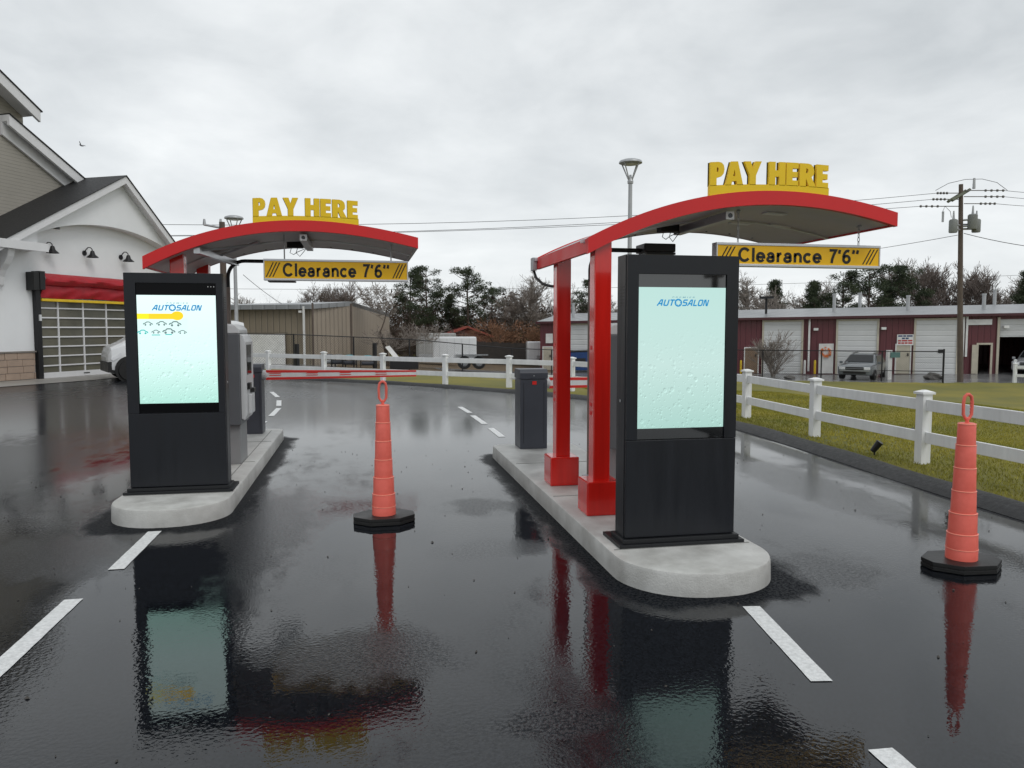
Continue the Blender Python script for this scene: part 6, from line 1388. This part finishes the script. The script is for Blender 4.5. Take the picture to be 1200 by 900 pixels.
for i, (k, x, yt, D, lb) in enumerate((('B', 882, 314, 58, 'leafless tree immediately right of the nearer kiosk'), ('S', 905, 329, 62, 'small dark evergreen behind the black roof cowl'), ('B', 940, 322, 64, 'pale leafless tree below the middle of the right clearance sign'),
     ('S', 952, 330, 58, 'dense dark evergreen left of the tallest pine behind the maroon roof'), ('P', 985, 319, 58, 'pine under the right end of the clearance sign'), ('Q', 1016, 314, 57, 'tallest dark pine over the maroon roof'),
     ('A', 1035, 304, 66, 'tall faint leafless tree right of the clearance sign'), ('S', 1036, 330, 60, 'dark evergreen filling in right of the tallest pine'), ('P', 1062, 312, 58, 'dark pine midway between clearance sign and wooden pole'),
     ('C', 1085, 298, 62, 'dense leafless tree left of the wooden pole'), ('A', 1110, 300, 60, 'leafless tree directly behind the wooden pole'), ('C', 1146, 308, 60, 'leafless tree just right of the wooden pole'),
     ('A', 1165, 310, 62, 'leafless tree above the long blank sign'), ('S', 1200, 318, 56, 'dark evergreen at the right edge above the maroon roof'), ('B', 1182, 318, 66, 'leafless tree before the right edge of the view'), ('Q', 1228, 310, 60, 'dark pine at the extreme right edge'))):
    put(k, x, yt, D, lb, GP if k in 'PQS' else GB)
# leafless shrub in front of the maroon building
tr, tw = branchy(77, 2.6, lv=4, spread=.5, thick=.03, base=.16, kids=(3, 5), lim=900, upright=.5)
p = gpt(906, 440, 42.5); t = thing('bare_shrub', 'leafless shrub in front of the first white roll-up door', 'shrub', p)
sh = lambda b: setattr(b, 'v', [(x+p[0], y+p[1], z+p[2]) for x, y, z in b.v]); sh(tr); sh(tw)
for k in range(7):
    t2, w2 = branchy(80+k, 2.3, lv=3, spread=.45, thick=.022, base=.25, kids=(2, 4), lim=200, upright=.1); a = k*.9; tl = .5
    for b, dst in ((t2, tr), (w2, tw)):
        dst.add([(x+p[0]+math.cos(a)*z*tl*.8, y+p[1]+math.sin(a)*z*tl*.8, z*.92+p[2]) for x, y, z in b.v], b.f)
build(tr, 'stems', M['twigl'], t, fix=False); build(tw, 'twigs', M['twigl'], t, fix=False)
# far woodland: thicket of stems and dead leaves that reads as one mass
def thicket(name, xr, D0, D1, ytop, n, m, label, leaf, sz):
    out = []
    for k in range(n):
        x = random.uniform(*xr); D = random.uniform(D0, D1); a = atD(x, 430, D); b0 = np.array([a[0], a[1], H1(a[0], a[1])-.1])
        top = float(atD(x, ytop(x)+random.uniform(0, 26)**1.0, D)[2])-b0[2]; top = max(.8, top)
        for j in range(7):
            d = np.array([random.gauss(0, .28), random.gauss(0, .28), 1.]); L = top*random.uniform(.5, 1.0); p0 = b0+np.array([random.gauss(0, .4), random.gauss(0, .4), 0]); w0 = random.uniform(.015, .045)
            for s in range(4):
                p1 = p0+d*L/4; sd_ = np.array([RT[0], RT[1], 0])*w0*(1-s*.22); out += [p0-sd_, p0+sd_, p1]
                for q in range(3):
                    d2 = d+np.array([random.gauss(0, .7), random.gauss(0, .7), random.gauss(.1, .4)]); out += [p1-sd_*.35, p1+sd_*.35, p1+d2*L*.2]
                d = d+np.array([random.gauss(0, .18), random.gauss(0, .18), 0]); p0 = p1
        if leaf:
            for j in range(leaf):
                q = b0+np.array([random.gauss(0, .8), random.gauss(0, .8), top*random.random()**.8*.95]); a1 = np.random.default_rng(j+k*99).normal(size=3)*sz; a2 = np.random.default_rng(j+k*99+50).normal(size=3)*sz; out += [q, q+a1, q+a2]
    o = bpy.data.objects.new(name, tri_mesh(name, np.array(out), m)); col.objects.link(o); return stuff(o, label, 'thicket')
thicket('woodland', (430, 660), 61, 72, lambda x: 345+10*math.sin(x*.05), 230, M['brush'], 'mass of dark brown leafless thicket behind the trailers', 34, .15)
thicket('woodland', (850, 1290), 63, 74, lambda x: 345+5*math.sin(x*.06), 200, mat('far_brush', (.032, .036, .026), .95, vscale=.4, c2=(.07, .06, .045)), 'low dark woodland along the horizon behind the maroon roof', 30, .17)
thicket('woodland', (640, 760), 66, 74, lambda x: 352, 50, M['brush'], 'brown thicket glimpsed between the red posts and kiosk', 26, .15)
thicket('woodland', (285, 440), 63, 72, lambda x: 352, 70, M['brush'], 'brown thicket above the tan building roof', 20, .15)
def bush(x, yt, D, rx, m, label, n=420, up=.0):
    a = atD(x, 430, D); X0, Y0 = float(a[0]), float(a[1]); z0_ = H1(X0, Y0); h = float(atD(x, yt, D)[2])-z0_
    tr, tw = branchy(int(x), h, lv=4, spread=.6, thick=.06, base=.22, kids=(3, 5), lim=700); t = thing('brown_bush', label, 'bush', (X0, Y0, z0_), 'bushes behind the chain link fence')
    for b in (tr, tw): b.v = [(x_*rx/ (h*.35)+X0, y_+Y0, z_+z0_) for x_, y_, z_ in b.v]
    build(tr, 'stems', M['bark'], t, fix=False); build(tw, 'twigs', m, t, fix=False)
    cs = [(X0+random.gauss(0, rx*.42), Y0+random.gauss(0, rx*.35), z0_+h*random.uniform(.30, .85)) for _ in range(26)]
    o = bpy.data.objects.new('foliage', tri_mesh('foliage', tri_cloud([(c[0]-X0, c[1]-Y0, c[2]-z0_) for c in cs], [random.uniform(.5, .9) for _ in cs], n*.45, .11), m)); col.objects.link(o); o.parent = t
bush(590, 372, 56, 2.3, M['rust'], 'rust coloured bush still holding dead leaves left of the red posts')
bush(545, 382, 57, 2.2, mat('grey_twigs', (.10, .078, .066), .9), 'rounded grey brown bush above the white cargo trailer')
bush(625, 378, 58, 1.3, M['rust'], 'smaller rusty bush by the maroon building corner')
bush(478, 378, 58, 2.0, M['brush'], 'dark brown bush right of the spreading leafless tree')

# a gull in the air
g0 = Vector(atD(95, 170.5, 30)); t = tag(build(MB(), 'bird', M['bird'], loc=g0), 'small gull flying against the clouds over the clapboard gable', 'bird')
bm = bmesh.new()
prof_ = [(-.16, .012), (-.12, .035), (-.03, .05), (.05, .045), (.10, .028), (.13, .030), (.155, .018), (.18, .004)]
rings = []
for x, r in prof_: rings.append([bm.verts.new((x, r*math.cos(a), r*math.sin(a)+(.012 if x > .08 else 0))) for a in [2*math.pi*k/8 for k in range(8)]])
for i in range(len(rings)-1):
    for k in range(8): bm.faces.new((rings[i][k], rings[i][(k+1) % 8], rings[i+1][(k+1) % 8], rings[i+1][k]))
for sg in (-1, 1):
    W1 = [(.05, .03, .02), (.07, .14, .11), (.03, .26, .17), (-.05, .27, .15), (-.05, .13, .08), (-.06, .03, .01)]
    a = [bm.verts.new((x, sg*y, z)) for x, y, z in W1]; b = [bm.verts.new((x, sg*y, z-.008)) for x, y, z in W1]
    bm.faces.new(a); bm.faces.new(b[::-1])
    for i in range(6): bm.faces.new((a[i], a[(i+1) % 6], b[(i+1) % 6], b[i]))
tl = [bm.verts.new(v) for v in ((-.15, .02, .0), (-.24, .05, .01), (-.24, -.05, .01), (-.15, -.02, 0))]; bm.faces.new(tl)
bmesh.ops.recalc_face_normals(bm, faces=bm.faces); bm.to_mesh(t.data); bm.free(); t.rotation_euler = (R(20), R(-20), R(150)); t.scale = (.6,)*3
